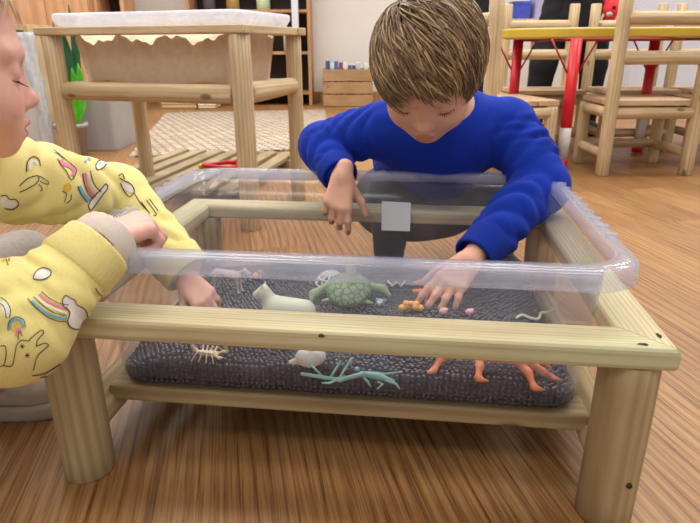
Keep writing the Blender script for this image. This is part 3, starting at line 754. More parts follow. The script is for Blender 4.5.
M['stubrim'] = clear_mat('sand_tub_rim', (240, 242, 250), 0.75, 0.2)
loft('tub_rim', rim_, M['stubrim'], sroot, False, False, True)
# sand inside, ragged top
NA, NB = 90, 26; V = []; Fc = []
def sandz(i, j):
    edge = math.sin(math.pi * j / (NB - 1)) ; x = i * 43.0 / (NA - 1); return SZ - 0.036 + 0.010 * math.sin(x * 0.45 + 0.7) + 0.006 * math.sin(x * 1.1 + j * 0.5) + 0.003 * math.sin(x * 2.3 + j) + 0.04 * edge * (0.4 + 0.3 * math.sin(x * 0.3))
for top in (1, 0):
    for i in range(NA):
        for j in range(NB):
            fa, fb = i / (NA - 1), j / (NB - 1)
            ins = 0.004 if top else 0.021
            a = 0.044 + ins + (SL - 0.088 - 2 * ins) * fa; b = 0.044 + ins + (SW - 0.088 - 2 * ins) * fb
            zz = sandz(i, j) if top else zb + 0.008 + 0.012 * max(0, math.sin(fa * 9.0)) * (1 if fb < 0.1 else 0.4)
            V.append(S(a, b, zz))
N = NA * NB
for i in range(NA - 1):
    for j in range(NB - 1):
        k = i * NB + j; Fc.append((k, k + 1, k + NB + 1, k + NB)); Fc.append((N + k, N + k + NB, N + k + NB + 1, N + k + 1))
for i in range(NA - 1):
    for j in (0, NB - 1):
        k = i * NB + j; f = (k, k + NB, N + k + NB, N + k); Fc.append(f if j == NB - 1 else f[::-1])
for j in range(NB - 1):
    for i in (0, NA - 1):
        k = i * NB + j; f = (k, k + 1, N + k + 1, N + k); Fc.append(f if i == 0 else f[::-1])
tag(mesh_obj('sand', V, Fc, M['sand']), 'pale sand heaped inside the tub of the tall table', 'sand', kind='stuff')

# slatted pallet on the floor under it, with a toy on top
def slat_line(a, b, z): return G(a[0], a[1], z), G(b[0], b[1], z)
pal = empty('slatted_platform', G(200, 172, 0.0), 0, 'low platform of parallel wooden slats under the sand table', 'platform')
zp = 0.052; dirp = (G(196, 151, zp) - G(127, 178, zp)); dirp = Vector((dirp.x, dirp.y, 0)).normalized(); perp = Vector((dirp.y, -dirp.x, 0))
o0 = G(160, 164, zp); o0.z = 0
for k in range(7):
    c = o0 + perp * (k * 0.092 - 0.08)
    board('slat', c - dirp * (0.42 + 0.02 * (k % 2)) + Vector((0, 0, zp - 0.010)), c + dirp * 0.40 + Vector((0, 0, zp - 0.010)), 0.058, 0.02, M['slat'], pal)
for s in (-0.3, 0.3):
    c0 = o0 + dirp * s + perp * -0.11; c1 = o0 + dirp * s + perp * 0.51
    board('bearer', c0 + Vector((0, 0, 0.016)), c1 + Vector((0, 0, 0.016)), 0.045, 0.031, M['slat'], pal)
# red ringed toy with yellow ends
toy = empty('ring_toy', G(222, 166, zp), 0, 'red ring shaped plastic toy with yellow ends on the slats', 'toy')
c = G(221, 165, zp + 0.018)
ringp = [c + Vector((0.075 * math.cos(a), 0.05 * math.sin(a), 0.004 * math.sin(2 * a))) for a in [6.283 * k / 28 for k in range(29)]]
tube_mesh('ring', ringp, 0.009, M['red'], toy, 10)
hp = c + Vector((0.075, 0.01, 0.0))
tube_mesh('handle', catmull([c + Vector((0.05, 0.035, 0.0)), c + Vector((0.085, 0.03, 0.012)), c + Vector((0.105, 0.0, 0.01)), c + Vector((0.12, -0.03, 0.0))], 5), 0.016, M['red'], toy, 10)
M['yellowp'] = plain('yellow_plastic', (232, 206, 40), 0.4, 0.05)
for q in ((0.135, -0.035, -0.002), (-0.078, -0.015, -0.002)):
    bm = bmesh.new(); bmesh.ops.create_uvsphere(bm, u_segments=14, v_segments=10, radius=0.013)
    me = bpy.data.meshes.new('end_cap'); bm.to_mesh(me); bm.free(); me.materials.append(M['yellowp'])
    for pl in me.polygons: pl.use_smooth = True
    o = bpy.data.objects.new('end_cap', me); COL.objects.link(o); o.matrix_basis = Matrix.Translation(c + Vector(q)) @ Matrix.Diagonal((1.2, 1, 0.95, 1)); o.parent = toy; o.matrix_parent_inverse = WM(toy).inverted()

# ------------------------------------------------------------------ chairs and the yellow edged table
CW, CD, CS, CHH, PR = 0.365, 0.29, 0.318, 0.745, 0.029
def make_chair(hgt=CHH):
    """back posts at y=0 (+-CW/2), front at y=CD; origin between the back posts"""
    r = empty('log_chair', (0, 0, 0), 0)
    k = 0
    for sx in (-1, 1):
        rod('back_post', (sx * CW / 2, 0, 0), (sx * CW / 2, 0, hgt), PR, M['pine_warm'], r, seg=14, seed=40 + k, r1=PR * 0.95); k += 1
        rod('front_leg', (sx * (CW / 2 - 0.005), CD, 0), (sx * (CW / 2 - 0.005), CD, CS - 0.03), PR * 0.92, M['pine_warm'], r, seg=14, seed=50 + k)
        rod('side_stretcher', (sx * (CW / 2 - 0.002), 0.02, 0.09), (sx * (CW / 2 - 0.002), CD - 0.02, 0.09), 0.022, M['pine_warm'], r, seg=12, seed=60 + k)
        rod('seat_rail', (sx * (CW / 2 - 0.004), 0.02, CS - 0.055), (sx * (CW / 2 - 0.004), CD - 0.01, CS - 0.055), 0.024, M['pine_warm'], r, seg=12, seed=70 + k)
    rod('front_stretcher', (-CW / 2 + 0.02, CD, 0.095), (CW / 2 - 0.02, CD, 0.095), 0.022, M['pine_warm'], r, seg=12, seed=75)
    rod('seat_rail', (-CW / 2 + 0.02, 0, CS - 0.055), (CW / 2 - 0.02, 0, CS - 0.055), 0.024, M['pine_warm'], r, seg=12, seed=76)
    rod('seat_rail', (-CW / 2 + 0.02, CD, CS - 0.055), (CW / 2 - 0.02, CD, CS - 0.055), 0.024, M['pine_warm'], r, seg=12, seed=77)
    for k in range(3):
        y = 0.045 + k * 0.105
        board('seat_board', (-CW / 2 + 0.0, y + 0.02, CS - 0.014), (CW / 2 - 0.0, y + 0.02, CS - 0.014), 0.098, 0.022, M['seatply'], r)
    for z in (0.485, 0.636):
        rod('back_rail', (-CW / 2 + 0.012, -0.002, z), (CW / 2 - 0.012, -0.002, z), 0.027, M['pine_warm'], r, seg=14, seed=int(z * 100))
    return r
def place(r, loc, rz):
    r.location = loc; r.rotation_euler = (0, 0, rz); r.matrix_basis = Matrix.Translation(loc) @ Matrix.Rotation(rz, 4, 'Z')
pR0 = G(604, 176); pR1 = G(686, 176)
proto = make_chair()
place(proto, ((pR0.x + pR1.x) / 2, (pR0.y + pR1.y) / 2 + 0.02, 0), 0.0)
tag(proto, 'rustic log chair with its back to us, nearest on the right', 'chair', 'log chairs round the yellow edged table')
def chair(loc, rz, label):
    c = copy_tree(proto); place(c, loc, rz); tag(c, label); return c
chair((0.545, 2.68, 0), -math.pi / 2 + 0.22, 'rustic log chair at the left end of the yellow edged table')
fy = 3.45
for (px, lab) in ((536, 'log chair across the yellow edged table, left of the dark dressed person'), (622, 'log chair directly in front of the dark dressed person'), (706, 'log chair across the yellow edged table, at its far right')):
    q = P(px, 60, fy); chair((q.x, fy, 0), math.pi, lab)

tz1 = 0.606; tz0 = 0.566
tr = empty('yellow_edged_table', (1.4, 3.0, 0), 0, 'grey topped table with yellow edge and red tube legs', 'table')
outl = [P(502, 38, 2.98), P(519, 34, 2.84), P(552, 31, 2.74), P(585, 30, 2.70)]
outl = [(p.x, p.y) for p in outl] + [(2.3, 2.66), (2.36, 2.72), (2.36, 3.16), (2.3, 3.22), (1.0, 3.26), (0.84, 3.22), (0.77, 3.12)]
outl = [(p.x, p.y) for p in catmull([Vector((a, b, 0)) for a, b in outl[:4]], 5)] + outl[4:]
def slab(name, ol, z0, z1, mat, off=0.0):
    cx = sum(p[0] for p in ol) / len(ol); cy = sum(p[1] for p in ol) / len(ol); n = len(ol)
    V = [(x + (cx - x) * off, y + (cy - y) * off, z0) for x, y in ol] + [(x + (cx - x) * off, y + (cy - y) * off, z1) for x, y in ol]
    Fc = [tuple(range(n - 1, -1, -1)), tuple(range(n, 2 * n))] + [(k, (k + 1) % n, n + (k + 1) % n, n + k) for k in range(n)]
    o = mesh_obj(name, V, Fc, mat, tr, smooth=False); b = o.modifiers.new('b', 'BEVEL'); b.width = 0.006; b.segments = 3; return o
slab('table_edge', outl, tz0, tz1, M['yellow']); slab('table_top', outl, tz0 - 0.004, tz1 + 0.002, M['greytop'], 0.03); slab('apron', outl, tz0 - 0.022, tz0 - 0.004, M['red'], 0.045) if False else None
M['foil'] = plain('silver_band', (206, 200, 196), 0.5, 0.08, 30); M['redd'] = plain('dark_red_steel', (150, 22, 30), 0.4, 0.1)
l1 = G(563, 171); legs = [(l1.x, l1.y + 0.03), (P(514, 90, 3.08).x, 3.08), (P(652, 60, 3.12).x, 3.12), (2.15, 2.78)]
for i, (x, y) in enumerate(legs):
    lo = tube_mesh('leg', [(x, y, 0.03), (x, y, tz0 - 0.004)], 0.0245, M['red'], tr, 18)
    tube_mesh('foot_cap', [(x, y, 0.0), (x, y, 0.045)], 0.027, M['red'], lo, 18)
    tube_mesh('silver_sleeve', [(x, y, 0.045), (x, y, 0.19)], 0.0252, M['foil'], lo, 18)
    for s in (-1, 1):
        tube_mesh('brace', [(x + s * 0.02, y, tz0 - 0.15), (x + s * 0.10, y + 0.02, tz0 - 0.006)], 0.0042, M['redd'], lo, 8)
tube_mesh('frame_tube', [(legs[0][0], legs[0][1], tz0 - 0.0075), (legs[3][0], legs[3][1], tz0 - 0.0075)], 0.007, M['redd'], tr, 10)
tube_mesh('frame_tube', [(legs[0][0], legs[0][1], tz0 - 0.0075), (legs[1][0], legs[1][1], tz0 - 0.0075)], 0.007, M['redd'], tr, 10)
tube_mesh('frame_tube', [(legs[1][0], legs[1][1], tz0 - 0.0075), (legs[2][0], legs[2][1], tz0 - 0.0075)], 0.007, M['redd'], tr, 10)
# pale furniture far right
box_thing('white_cabinet', (P(636, 40, 4.6).x, 4.6, 0.0), (P(760, 40, 4.6).x, 5.0, 0.86), M['wallblue'], 'white cabinet standing behind the far log chairs', 'cabinet')
lowt = empty('display_shelf', (P(525, 20, 5.0).x, 5.1, 0), 0, 'low pale shelf with blue boxes behind the far chairs', 'shelf')
x0, x1 = P(500, 20, 5.0).x, P(548, 20, 5.0).x
box_mesh('top_panel', (x0, 5.0, 0.70), (x1, 5.3, 0.73), M['pine_warm'], lowt, 0.003)
box_mesh('base_panel', (x0, 5.0, 0.05), (x1, 5.3, 0.08), M['pine_warm'], lowt, 0.003)
for x in (x0, x1 - 0.03): box_mesh('side_panel', (x, 5.0, 0.0), (x + 0.03, 5.3, 0.70), M['pine_warm'], lowt, 0.003)
M['blue2'] = plain('blue_box', (66, 84, 190), 0.6, 0.3, 12)
open_box('blue_box', (P(513, 15, 5.05).x, 5.03, 0.731), (P(531, 15, 5.05).x, 5.24, 0.86), M['blue2'], 'blue box on the low pale shelf', 'box')
open_box('lilac_box', (P(534, 15, 5.05).x, 5.03, 0.731), (P(545, 15, 5.05).x, 5.24, 0.90), plain('lilac', (178, 170, 206), 0.6, 0.1), 'lilac box on the low pale shelf', 'box')
# ------------------------------------------------------------------ soft bodies: distance fields turned into one continuous mesh
class Field:
    def __init__(s, lo, hi, h):
        s.lo = np.array(lo, dtype=np.float32); s.h = h
        s.n = np.ceil((np.array(hi) - np.array(lo)) / h).astype(int) + 1
        s.F = np.full(tuple(s.n), 1.0, dtype=np.float32)
    def block(s, blo, bhi):
        i0 = np.clip(np.floor((np.array(blo) - s.lo) / s.h).astype(int), 0, s.n - 1)
        i1 = np.clip(np.ceil((np.array(bhi) - s.lo) / s.h).astype(int) + 1, 0, s.n)
        if np.any(i1 <= i0): return None, None
        ax = [s.lo[k] + s.h * np.arange(i0[k], i1[k], dtype=np.float32) for k in range(3)]
        X = np.stack(np.meshgrid(*ax, indexing='ij'), -1)
        return tuple(slice(i0[k], i1[k]) for k in range(3)), X
    def put(s, sl, d, k, sub=False):
        a = s.F[sl]
        if sub:
            d = -d; h = np.maximum(k - np.abs(a - d), 0) / k; s.F[sl] = np.maximum(a, d) + h * h * k * 0.25
        elif k <= 1e-6: s.F[sl] = np.minimum(a, d)
        else:
            h = np.maximum(k - np.abs(a - d), 0) / k; s.F[sl] = np.minimum(a, d) - h * h * k * 0.25
    def cap(s, p0, p1, r0, r1=None, k=0.01, sub=False, fold=None):
        p0 = np.array(p0, dtype=np.float32); p1 = np.array(p1, dtype=np.float32); r1 = r0 if r1 is None else r1
        m = max(r0, r1) + k + 3 * s.h + (0.012 if fold else 0)
        sl, X = s.block(np.minimum(p0, p1) - m, np.maximum(p0, p1) + m)
        if sl is None: return s
        d = p1 - p0; L2 = float(d @ d) + 1e-12
        t = np.clip(((X - p0) @ d) / L2, 0, 1)
        q = X - p0 - t[..., None] * d
        D = np.sqrt((q * q).sum(-1)) - (r0 + (r1 - r0) * t)
        if fold is not None:                    # cloth folds round the limb: (amount, how many, slant, seed)
            amp, cnt, sl_, sd = fold
            dn = d / math.sqrt(L2); ref = np.array([0.3, -0.9, 0.35]); u = np.cross(dn, ref); u /= np.linalg.norm(u); v = np.cross(dn, u)
            an = np.arctan2(q @ v, q @ u)
            a1 = np.sin(cnt * 5.1 * t + sl_ * 1.6 * np.sin(an + sd) + 1.2 * np.sin(2 * an + sd * 2.1) + sd)
            a2 = np.sin(cnt * 8.3 * t - 1.8 * np.sin(an + sd * 1.7) + 0.9 * np.sin(3 * an + sd) + sd * 2.3)
            a3 = np.sin(cnt * 2.7 * t + 2.2 * np.sin(an - sd) + sd * 0.7)
            w = 1.15 * (np.abs(a1) - 0.6) * (0.6 + 0.4 * np.sin(an + sd * 3 + t * 4)) + 0.7 * (np.abs(a2) - 0.6) * (0.5 + 0.5 * np.sin(an * 2 - sd + t * 5)) + 0.3 * a3
            w = w * np.clip(np.minimum(t, 1 - t) * 7 + 0.25, 0, 1)
            D = D - amp * w
        s.put(sl, D, k, sub); return s
    def chain(s, pts, radii, k=0.008, fold=None):
        for i in range(len(pts) - 1): s.cap(pts[i], pts[i + 1], radii[i], radii[i + 1], k, fold=fold)
        return s
    def ell(s, c, r, k=0.01, M3=None, sub=False):
        c = np.array(c, dtype=np.float32); r = np.array(r, dtype=np.float32); m = float(r.max()) + k + 3 * s.h
        sl, X = s.block(c - m, c + m)
        if sl is None: return s
        q = X - c
        if M3 is not None: q = q @ np.array(M3, dtype=np.float32)      # columns are the local axes
        k0 = np.sqrt(((q / r) ** 2).sum(-1)); k1 = np.sqrt(((q / (r * r)) ** 2).sum(-1)) + 1e-9
        s.put(sl, k0 * (k0 - 1) / k1, k, sub); return s
    def mesh(s):
        F = s.F; S = F < 0
        def cor(A, i, j, k): return A[i:A.shape[0] - 1 + i, j:A.shape[1] - 1 + j, k:A.shape[2] - 1 + k]
        cnt = sum(cor(S, i, j, k).astype(np.int8) for i in (0, 1) for j in (0, 1) for k in (0, 1))
        act = np.argwhere((cnt > 0) & (cnt < 8)); idx = np.full(cnt.shape, -1, dtype=np.int64); idx[tuple(act.T)] = np.arange(len(act))
        offs = [(i, j, k) for i in (0, 1) for j in (0, 1) for k in (0, 1)]
        val = {o: F[act[:, 0] + o[0], act[:, 1] + o[1], act[:, 2] + o[2]] for o in offs}
        acc = np.zeros((len(act), 3), dtype=np.float64); num = np.zeros(len(act))
        for a in offs:
            for ax in range(3):
                if a[ax] == 0:
                    b = list(a); b[ax] = 1; b = tuple(b); fa, fb = val[a], val[b]; cr = (fa < 0) != (fb < 0)
                    t = np.where(cr, fa / np.where(cr, fa - fb, 1), 0)
                    pos = np.array(a, dtype=np.float64)[None] + t[:, None] * np.eye(3)[ax][None]
                    acc += pos * cr[:, None]; num += cr
        V = s.lo + s.h * (act + acc / num[:, None])
        Q = []
        for ax in range(3):
            a1, a2 = (ax + 1) % 3, (ax + 2) % 3
            A = np.take(S, range(0, S.shape[ax] - 1), ax); B = np.take(S, range(1, S.shape[ax]), ax)
            e = np.argwhere(A != B); ok = (e[:, a1] > 0) & (e[:, a2] > 0) & (e[:, a1] < S.shape[a1] - 1) & (e[:, a2] < S.shape[a2] - 1); e = e[ok]
            def at(d1, d2):
                c = e.copy(); c[:, a1] += d1; c[:, a2] += d2; return idx[tuple(c.T)]
            q = np.stack([at(-1, -1), at(0, -1), at(0, 0), at(-1, 0)], 1)
            flip = ~S[tuple(e.T)]; q[flip] = q[flip][:, ::-1]; Q.append(q)
        Q = np.vstack(Q); Q = Q[(Q >= 0).all(1)]
        return V, Q
def relax(V, Q, it=2, f=0.5):
    for _ in range(it):
        acc = np.zeros_like(V); num = np.zeros(len(V))
        for k in range(Q.shape[1]):
            a, b = Q[:, k], Q[:, (k + 1) % Q.shape[1]]
            np.add.at(acc, a, V[b]); np.add.at(acc, b, V[a]); np.add.at(num, a, 1); np.add.at(num, b, 1)
        V = V + f * (acc / np.maximum(num, 1)[:, None] - V)
    return V
def keep_largest(V, Q):
    par = np.arange(len(V))
    for _ in range(400):
        m = par[Q].min(1); old = par.copy()
        for k in range(Q.shape[1]): np.minimum.at(par, Q[:, k], m)
        par = par[par]
        if (par == old).all(): break
    c = np.bincount(par, minlength=len(V)); big = c.argmax(); keep = par == big
    mp = np.cumsum(keep) - 1; Q2 = Q[keep[Q].all(1)]
    return V[keep], mp[Q2]
def soft(name, fld, mats, parent=None, it=2, f=0.5, idxf=None, big=False):
    V, Q = fld.mesh()
    if big: V, Q = keep_largest(V, Q)
    V = relax(V, Q, it, f)
    mi = None
    if idxf is not None: mi = idxf(V[Q].mean(1))
    return np_mesh(name, V, Q, mats, parent, mi)
def rotm(f, u):
    """columns: right, forward, up"""
    f = np.array(f, float); f /= np.linalg.norm(f); u = np.array(u, float); u = u - f * (u @ f); u /= np.linalg.norm(u); r = np.cross(f, u)
    return np.stack([r, f, u], 1)

def put_head(F, c, R, s, k=0.010):
    """child head; local x right ear, y face, z crown"""
    c = np.array(c, float)
    def L(x, y, z): return c + R @ (np.array([x, y, z]) * s)
    F.ell(L(0, -0.006, 0.026), np.array([0.072, 0.088, 0.077]) * s, 0.02 * s, R)
    F.ell(L(0, 0.022, -0.030), np.array([0.057, 0.060, 0.066]) * s, 0.035 * s, R)
    for q in (-1, 1):
        F.ell(L(q * 0.033, 0.050, -0.040), np.array([0.026, 0.026, 0.026]) * s, 0.03 * s, R)
        F.ell(L(q * 0.074, -0.008, -0.012), np.array([0.008, 0.017, 0.027]) * s, 0.007 * s, R)
    F.ell(L(0, 0.062, -0.083), np.array([0.019, 0.017, 0.014]) * s, 0.022 * s, R)
    F.ell(L(0, 0.064, -0.062), np.array([0.028, 0.020, 0.022]) * s, 0.02 * s, R)
    for q in (-1, 1):
        F.ell(L(q * 0.031, 0.096, -0.004), np.array([0.018, 0.017, 0.012]) * s, 0.016 * s, R, sub=True)
        F.ell(L(q * 0.031, 0.0685, -0.006), np.array([0.0150, 0.0130, 0.0115]) * s, 0.003 * s, R)
        F.cap(L(q * 0.018, 0.079, 0.014), L(q * 0.045, 0.066, 0.013), 0.005 * s, 0.004 * s, 0.018 * s)
    F.cap(L(0, 0.075, -0.002), L(0, 0.089, -0.031), 0.0065 * s, 0.0085 * s, 0.016 * s)
    F.ell(L(0, 0.0930, -0.0325), np.array([0.0100, 0.0095, 0.0092]) * s, 0.006 * s, R)
    for q in (-1, 1):
        F.ell(L(q * 0.0095, 0.0860, -0.0375), np.array([0.0062, 0.0075, 0.0058]) * s, 0.005 * s, R)
        F.ell(L(q * 0.0048, 0.0915, -0.0440), np.array([0.0024, 0.004, 0.003]) * s, 0.003 * s, R, sub=True)
    F.ell(L(0, 0.0850, -0.0575), np.array([0.0165, 0.0078, 0.0056]) * s, 0.005 * s, R)
    F.ell(L(0, 0.0820, -0.0690), np.array([0.0150, 0.0085, 0.0062]) * s, 0.005 * s, R)
    F.ell(L(0, 0.0940, -0.0632), np.array([0.0200, 0.0085, 0.0017]) * s, 0.004 * s, R, sub=True)
    return L
def lip_idx(c, R, s, base=0, lip=1):
    def f(P_):
        q = (P_ - c) @ R / s
        m = (np.abs(q[:, 0]) < 0.0175 - 0.9 * np.abs(q[:, 2] + 0.0632)) & (q[:, 2] > -0.0755) & (q[:, 2] < -0.0538) & (q[:, 1] > 0.076)
        return np.where(m, lip, base)
    return f
def put_hand(F, wrist, d, n, side, s=0.62, curl=(0.5, 0.55, 0.6, 0.65), bend=None, thumb=(0.5, 0.3), spread=0.10, k=0.004):
    """d: wrist to knuckles, n: out of the back of the hand, side: towards the thumb. Curl per finger in radians per joint."""
    w = np.array(wrist, float); d = np.array(d, float); d /= np.linalg.norm(d)
    n = np.array(n, float); n = n - d * (n @ d); n /= np.linalg.norm(n)
    x = np.cross(d, n); x = x if x @ np.array(side, float) > 0 else -x
    fl = (0.074, 0.082, 0.076, 0.060); kn = [(0.028, 0.092), (0.010, 0.096), (-0.009, 0.092), (-0.027, 0.083)]
    fr = (0.0088, 0.0090, 0.0086, 0.0078)
    tips = []
    F.cap(w - d * 0.015 * s, w + d * 0.02 * s, 0.023 * s, 0.024 * s, 0.012 * s)
    for i in range(4):
        b = w + (x * kn[i][0] * 0.6 + d * 0.02) * s; q = w + (x * kn[i][0] + d * kn[i][1] + n * 0.002) * s
        F.cap(b, q, 0.0155 * s, 0.0115 * s, 0.010 * s)
        ang = spread * (1.5 - i); dd = d * math.cos(ang) + x * math.sin(ang); p = q; a = 0.0
        for j, (seg, rr) in enumerate(((0.46, 1.0), (0.30, 0.92), (0.24, 0.82))):
            a += curl[i] * (1.0 if j else 0.8); v = dd * math.cos(a) - n * math.sin(a); p2 = p + v * fl[i] * seg * s
            F.cap(p, p2, fr[i] * rr * s * 1.08, fr[i] * rr * s * 0.98, (k if j else 0.006) * s * 1.2); p = p2
        tips.append(p)
    F.cap(w + (x * 0.012 + d * 0.03 - n * 0.006) * s, w + (x * 0.030 + d * 0.045 - n * 0.012) * s, 0.018 * s, 0.015 * s, 0.010 * s)
    p = w + (x * 0.026 + d * 0.032 - n * 0.010) * s; t0, t1 = thumb
    v = d * math.cos(t0) + x * math.sin(t0) - n * 0.25; v /= np.linalg.norm(v); p2 = p + v * 0.046 * s; F.cap(p, p2, 0.0125 * s, 0.0102 * s, 0.008 * s)
    v = d * math.cos(t0 - t1) + x * math.sin(t0 - t1) - n * 0.45; v /= np.linalg.norm(v); p3 = p2 + v * 0.034 * s; F.cap(p2, p3, 0.0102 * s, 0.0084 * s, 0.003 * s)
    return tips

def hair_mesh(name, c, R, s, whorl, n, length, starts, mats, parent, lift=0.010, rad=0.0011, swirl=0.5, steps=10, seed=1, rr=(0.076, 0.093, 0.082), bias=(0, 0, 0), taper=0.25, wave=0.25, centre=(0, -0.006, 0.026), droop=0.0, clump=0.4):
    """many thin locks that start on the scalp and run away from the whorl, hugging the skull"""
    rg = np.random.RandomState(seed); c = np.array(c, float); w = np.array(whorl, float); w /= np.linalg.norm(w); bias = np.array(bias, float)
    V = []; Q = []; MI = []; r3 = np.array(rr); cc = np.array(centre)
    got = 0; base = 0; vs = []; qs = []; mi = []
    while got < n:
        d = rg.normal(size=3); d /= np.linalg.norm(d)
        if not starts(d): continue
        got += 1
        L = rg.uniform(*length) * (1 - 0.42 * min(1.0, max(0.0, d[1] - 0.1) * 1.6)); lf = lift * (0.35 + 0.65 * rg.rand()); ph = 3.0 * math.sin(d[0] * 9 + d[1] * 7) + rg.normal() * clump; p0 = d.copy(); pts = []
        sw = swirl + rg.normal() * 0.12
        for k in range(steps):
            t = k / (steps - 1.0)
            pos = d * r3 * (1 + 0) + cc
            nrm = d / r3; nrm /= np.linalg.norm(nrm)
            pts.append(pos + nrm * (lf * math.sin(min(1.0, t * 1.6 + 0.12) * math.pi / 2) - droop * t * t))
            tg = d - w; tg = tg - d * (tg @ d)
            if np.linalg.norm(tg) < 0.02: tg = np.cross(d, [0.3, 0.5, 0.8])
            tg /= np.linalg.norm(tg); cr = np.cross(d, tg)
            v = tg * math.cos(sw) + cr * math.sin(sw + wave * math.sin(ph + 2.2 * t)) + bias; v = v - d * (v @ d); v /= np.linalg.norm(v)
            d = d + v * (L / 0.085 / steps); d /= np.linalg.norm(d)
        pts = np.array(pts) * s; pts = pts @ R.T + c
        r0 = rad * rg.uniform(0.7, 1.3)
        for k in range(steps):
            a = pts[max(k - 1, 0)]; b = pts[min(k + 1, steps - 1)]; tt = (b - a) / (np.linalg.norm(b - a) + 1e-9); nn = pts[k] - c; nn /= np.linalg.norm(nn); ss = np.cross(tt, nn); ss /= (np.linalg.norm(ss) + 1e-9); n2 = np.cross(ss, tt)
            t = k / (steps - 1.0); q = r0 * (taper + (1 - taper) * math.sin(math.pi * min(1, 0.25 + t * 0.75)))
            vs += [pts[k] + ss * q * 1.5, pts[k] + n2 * q * 0.8, pts[k] - ss * q * 1.5, pts[k] - n2 * q * 0.8]
        m = rg.randint(len(mats)) if len(mats) > 1 else 0
        for k in range(steps - 1):
            for j in range(4): qs.append((base + 4 * k + j, base + 4 * k + (j + 1) % 4, base + 4 * k + 4 + (j + 1) % 4, base + 4 * k + 4 + j)); mi.append(m)
        base += 4 * steps
    return np.array(vs), np.array(qs), np.array(mi)
# ------------------------------------------------------------------ the boy in blue
M['skin'] = plain('child_skin', (222, 170, 146), 0.55, 0.06, 40, 0.05, sss=0.12, bscale=900)
M['skin_pink'] = plain('pink_child_skin', (226, 172, 156), 0.5, 0.05, 30, 0.05, sss=0.12, bscale=900)
M['lip'] = plain('lip_skin', (190, 104, 100), 0.4, 0.05, 60, sss=0.1)
M['lip2'] = plain('pale_lip_skin', (204, 138, 122), 0.5, 0.05, 60, sss=0.1)
M['blue'] = plain('blue_sweat_cloth', (20, 52, 164), 0.9, 0.10, 500, 0.15, sheen=0.04, bscale=900, spec=0.15)
M['bluerib'] = plain('blue_rib_cloth', (18, 47, 152), 0.9, 0.10, 500, 0.2, sheen=0.04, bscale=700, spec=0.15)
M['trouser'] = plain('dark_grey_cloth', (62, 64, 74), 0.9, 0.15, 200, 0.2)
M['hair1'] = plain('hair_brown', (122, 96, 68), 0.45, 0.2, 60); M['hair2'] = plain('hair_blond', (188, 158, 116), 0.42, 0.2, 60)
M['hair3'] = plain('hair_dark', (96, 72, 50), 0.5, 0.2, 60); M['hair4'] = plain('hair_sand', (150, 120, 84), 0.42, 0.2, 60)
M['lash'] = plain('eyelash', (58, 40, 32), 0.6, 0.1)
def V3(p): return np.array(tuple(p), float)
bh = V3(P(429, 68, 0.955)); BS = 0.98
BR_ = rotm((-0.17, -0.70, -0.70), (-0.06, -0.70, 0.70))
# roll the head a little
_rl = Matrix.Rotation(math.radians(6), 3, Vector(BR_[:, 1])); BR_ = np.array(_rl) @ BR_
shR = V3(P(384, 128, 1.13)); shL = V3(P(508, 126, 1.11)); neck = V3(P(446, 112, 1.12)); 
elR = V3(P(322, 146, 1.165)); wrR = V3(P(338, 173, 1.075))
elL = V3(P(541, 186, 1.04)); wrL = V3(P(480, 250, 0.905))
pel = np.array([neck[0] - 0.015, 1.44, 0.17]); hipR = pel + [-0.065, -0.01, 0]; hipL = pel + [0.065, -0.01, 0]
knR = np.array([P(392, 190, 1.235).x, 1.235, 0.235]); knL = np.array([P(505, 190, 1.26).x + 0.02, 1.26, 0.225])
anR = knR + [0.005, 0.12, -0.19]; anL = knL + [0.01, 0.12, -0.18]; toR = anR + [0, -0.11, -0.012]; toL = anL + [0.02, -0.11, -0.012]
anR[2] = anL[2] = 0.045; toR[2] = toL[2] = 0.022
F = Field((-0.22, 0.74, -0.01), (0.46, 1.62, 0.66), 0.0026)
put_head(F, bh, BR_, BS)
F.cap(bh + BR_ @ np.array([0, -0.03, -0.045]), neck, 0.040, 0.044, 0.02)
F.cap(neck + [0, 0.02, -0.03], pel, 0.075, 0.085, 0.04); F.cap(shR, shL, 0.042, 0.042, 0.04)
for sh, el, wr in ((shR, elR, wrR), (shL, elL, wrL)):
    F.cap(sh, el, 0.036, 0.029, 0.02); F.cap(el, wr, 0.029, 0.0175, 0.012)
for hp, kn, an, to in ((hipR, knR, anR, toR), (hipL, knL, anL, toL)):
    F.cap(hp, kn, 0.062, 0.042, 0.03); F.cap(kn, an, 0.042, 0.026, 0.015); F.cap(an, to, 0.026, 0.02, 0.012)
# right hand hangs over the back rim, knuckles to us
hR = V3(P(343, 177, 1.045)); dR = V3(P(338, 203, 1.020)) - hR
F.cap(wrR, hR, 0.018, 0.016, 0.01)
put_hand(F, hR - 0.008 * dR / np.linalg.norm(dR), dR, (-0.05, -0.9, 0.35), (1, 0, 0), 0.70, curl=(0.42, 0.70, 0.78, 0.82), thumb=(0.80, 0.30), spread=0.12)
# left hand down among the beads
hL = V3(P(468, 262, 0.872)); dL = V3(P(450, 284, 0.838)) - hL
F.cap(wrL, hL, 0.018, 0.017, 0.01)
put_hand(F, hL - 0.012 * dL / np.linalg.norm(dL), dL, (-0.25, -0.75, 0.62), (-1, 0, 0.1), 0.70, curl=(0.30, 0.36, 0.40, 0.46), thumb=(0.6, 0.3), spread=0.13)
boy = soft('person', F, [M['skin'], M['lip2']], None, 2, 0.4, lip_idx(bh, BR_, BS), True)
tag(boy, 'person in blue sweatshirt bending over the tub with one hand in the beads', 'person')

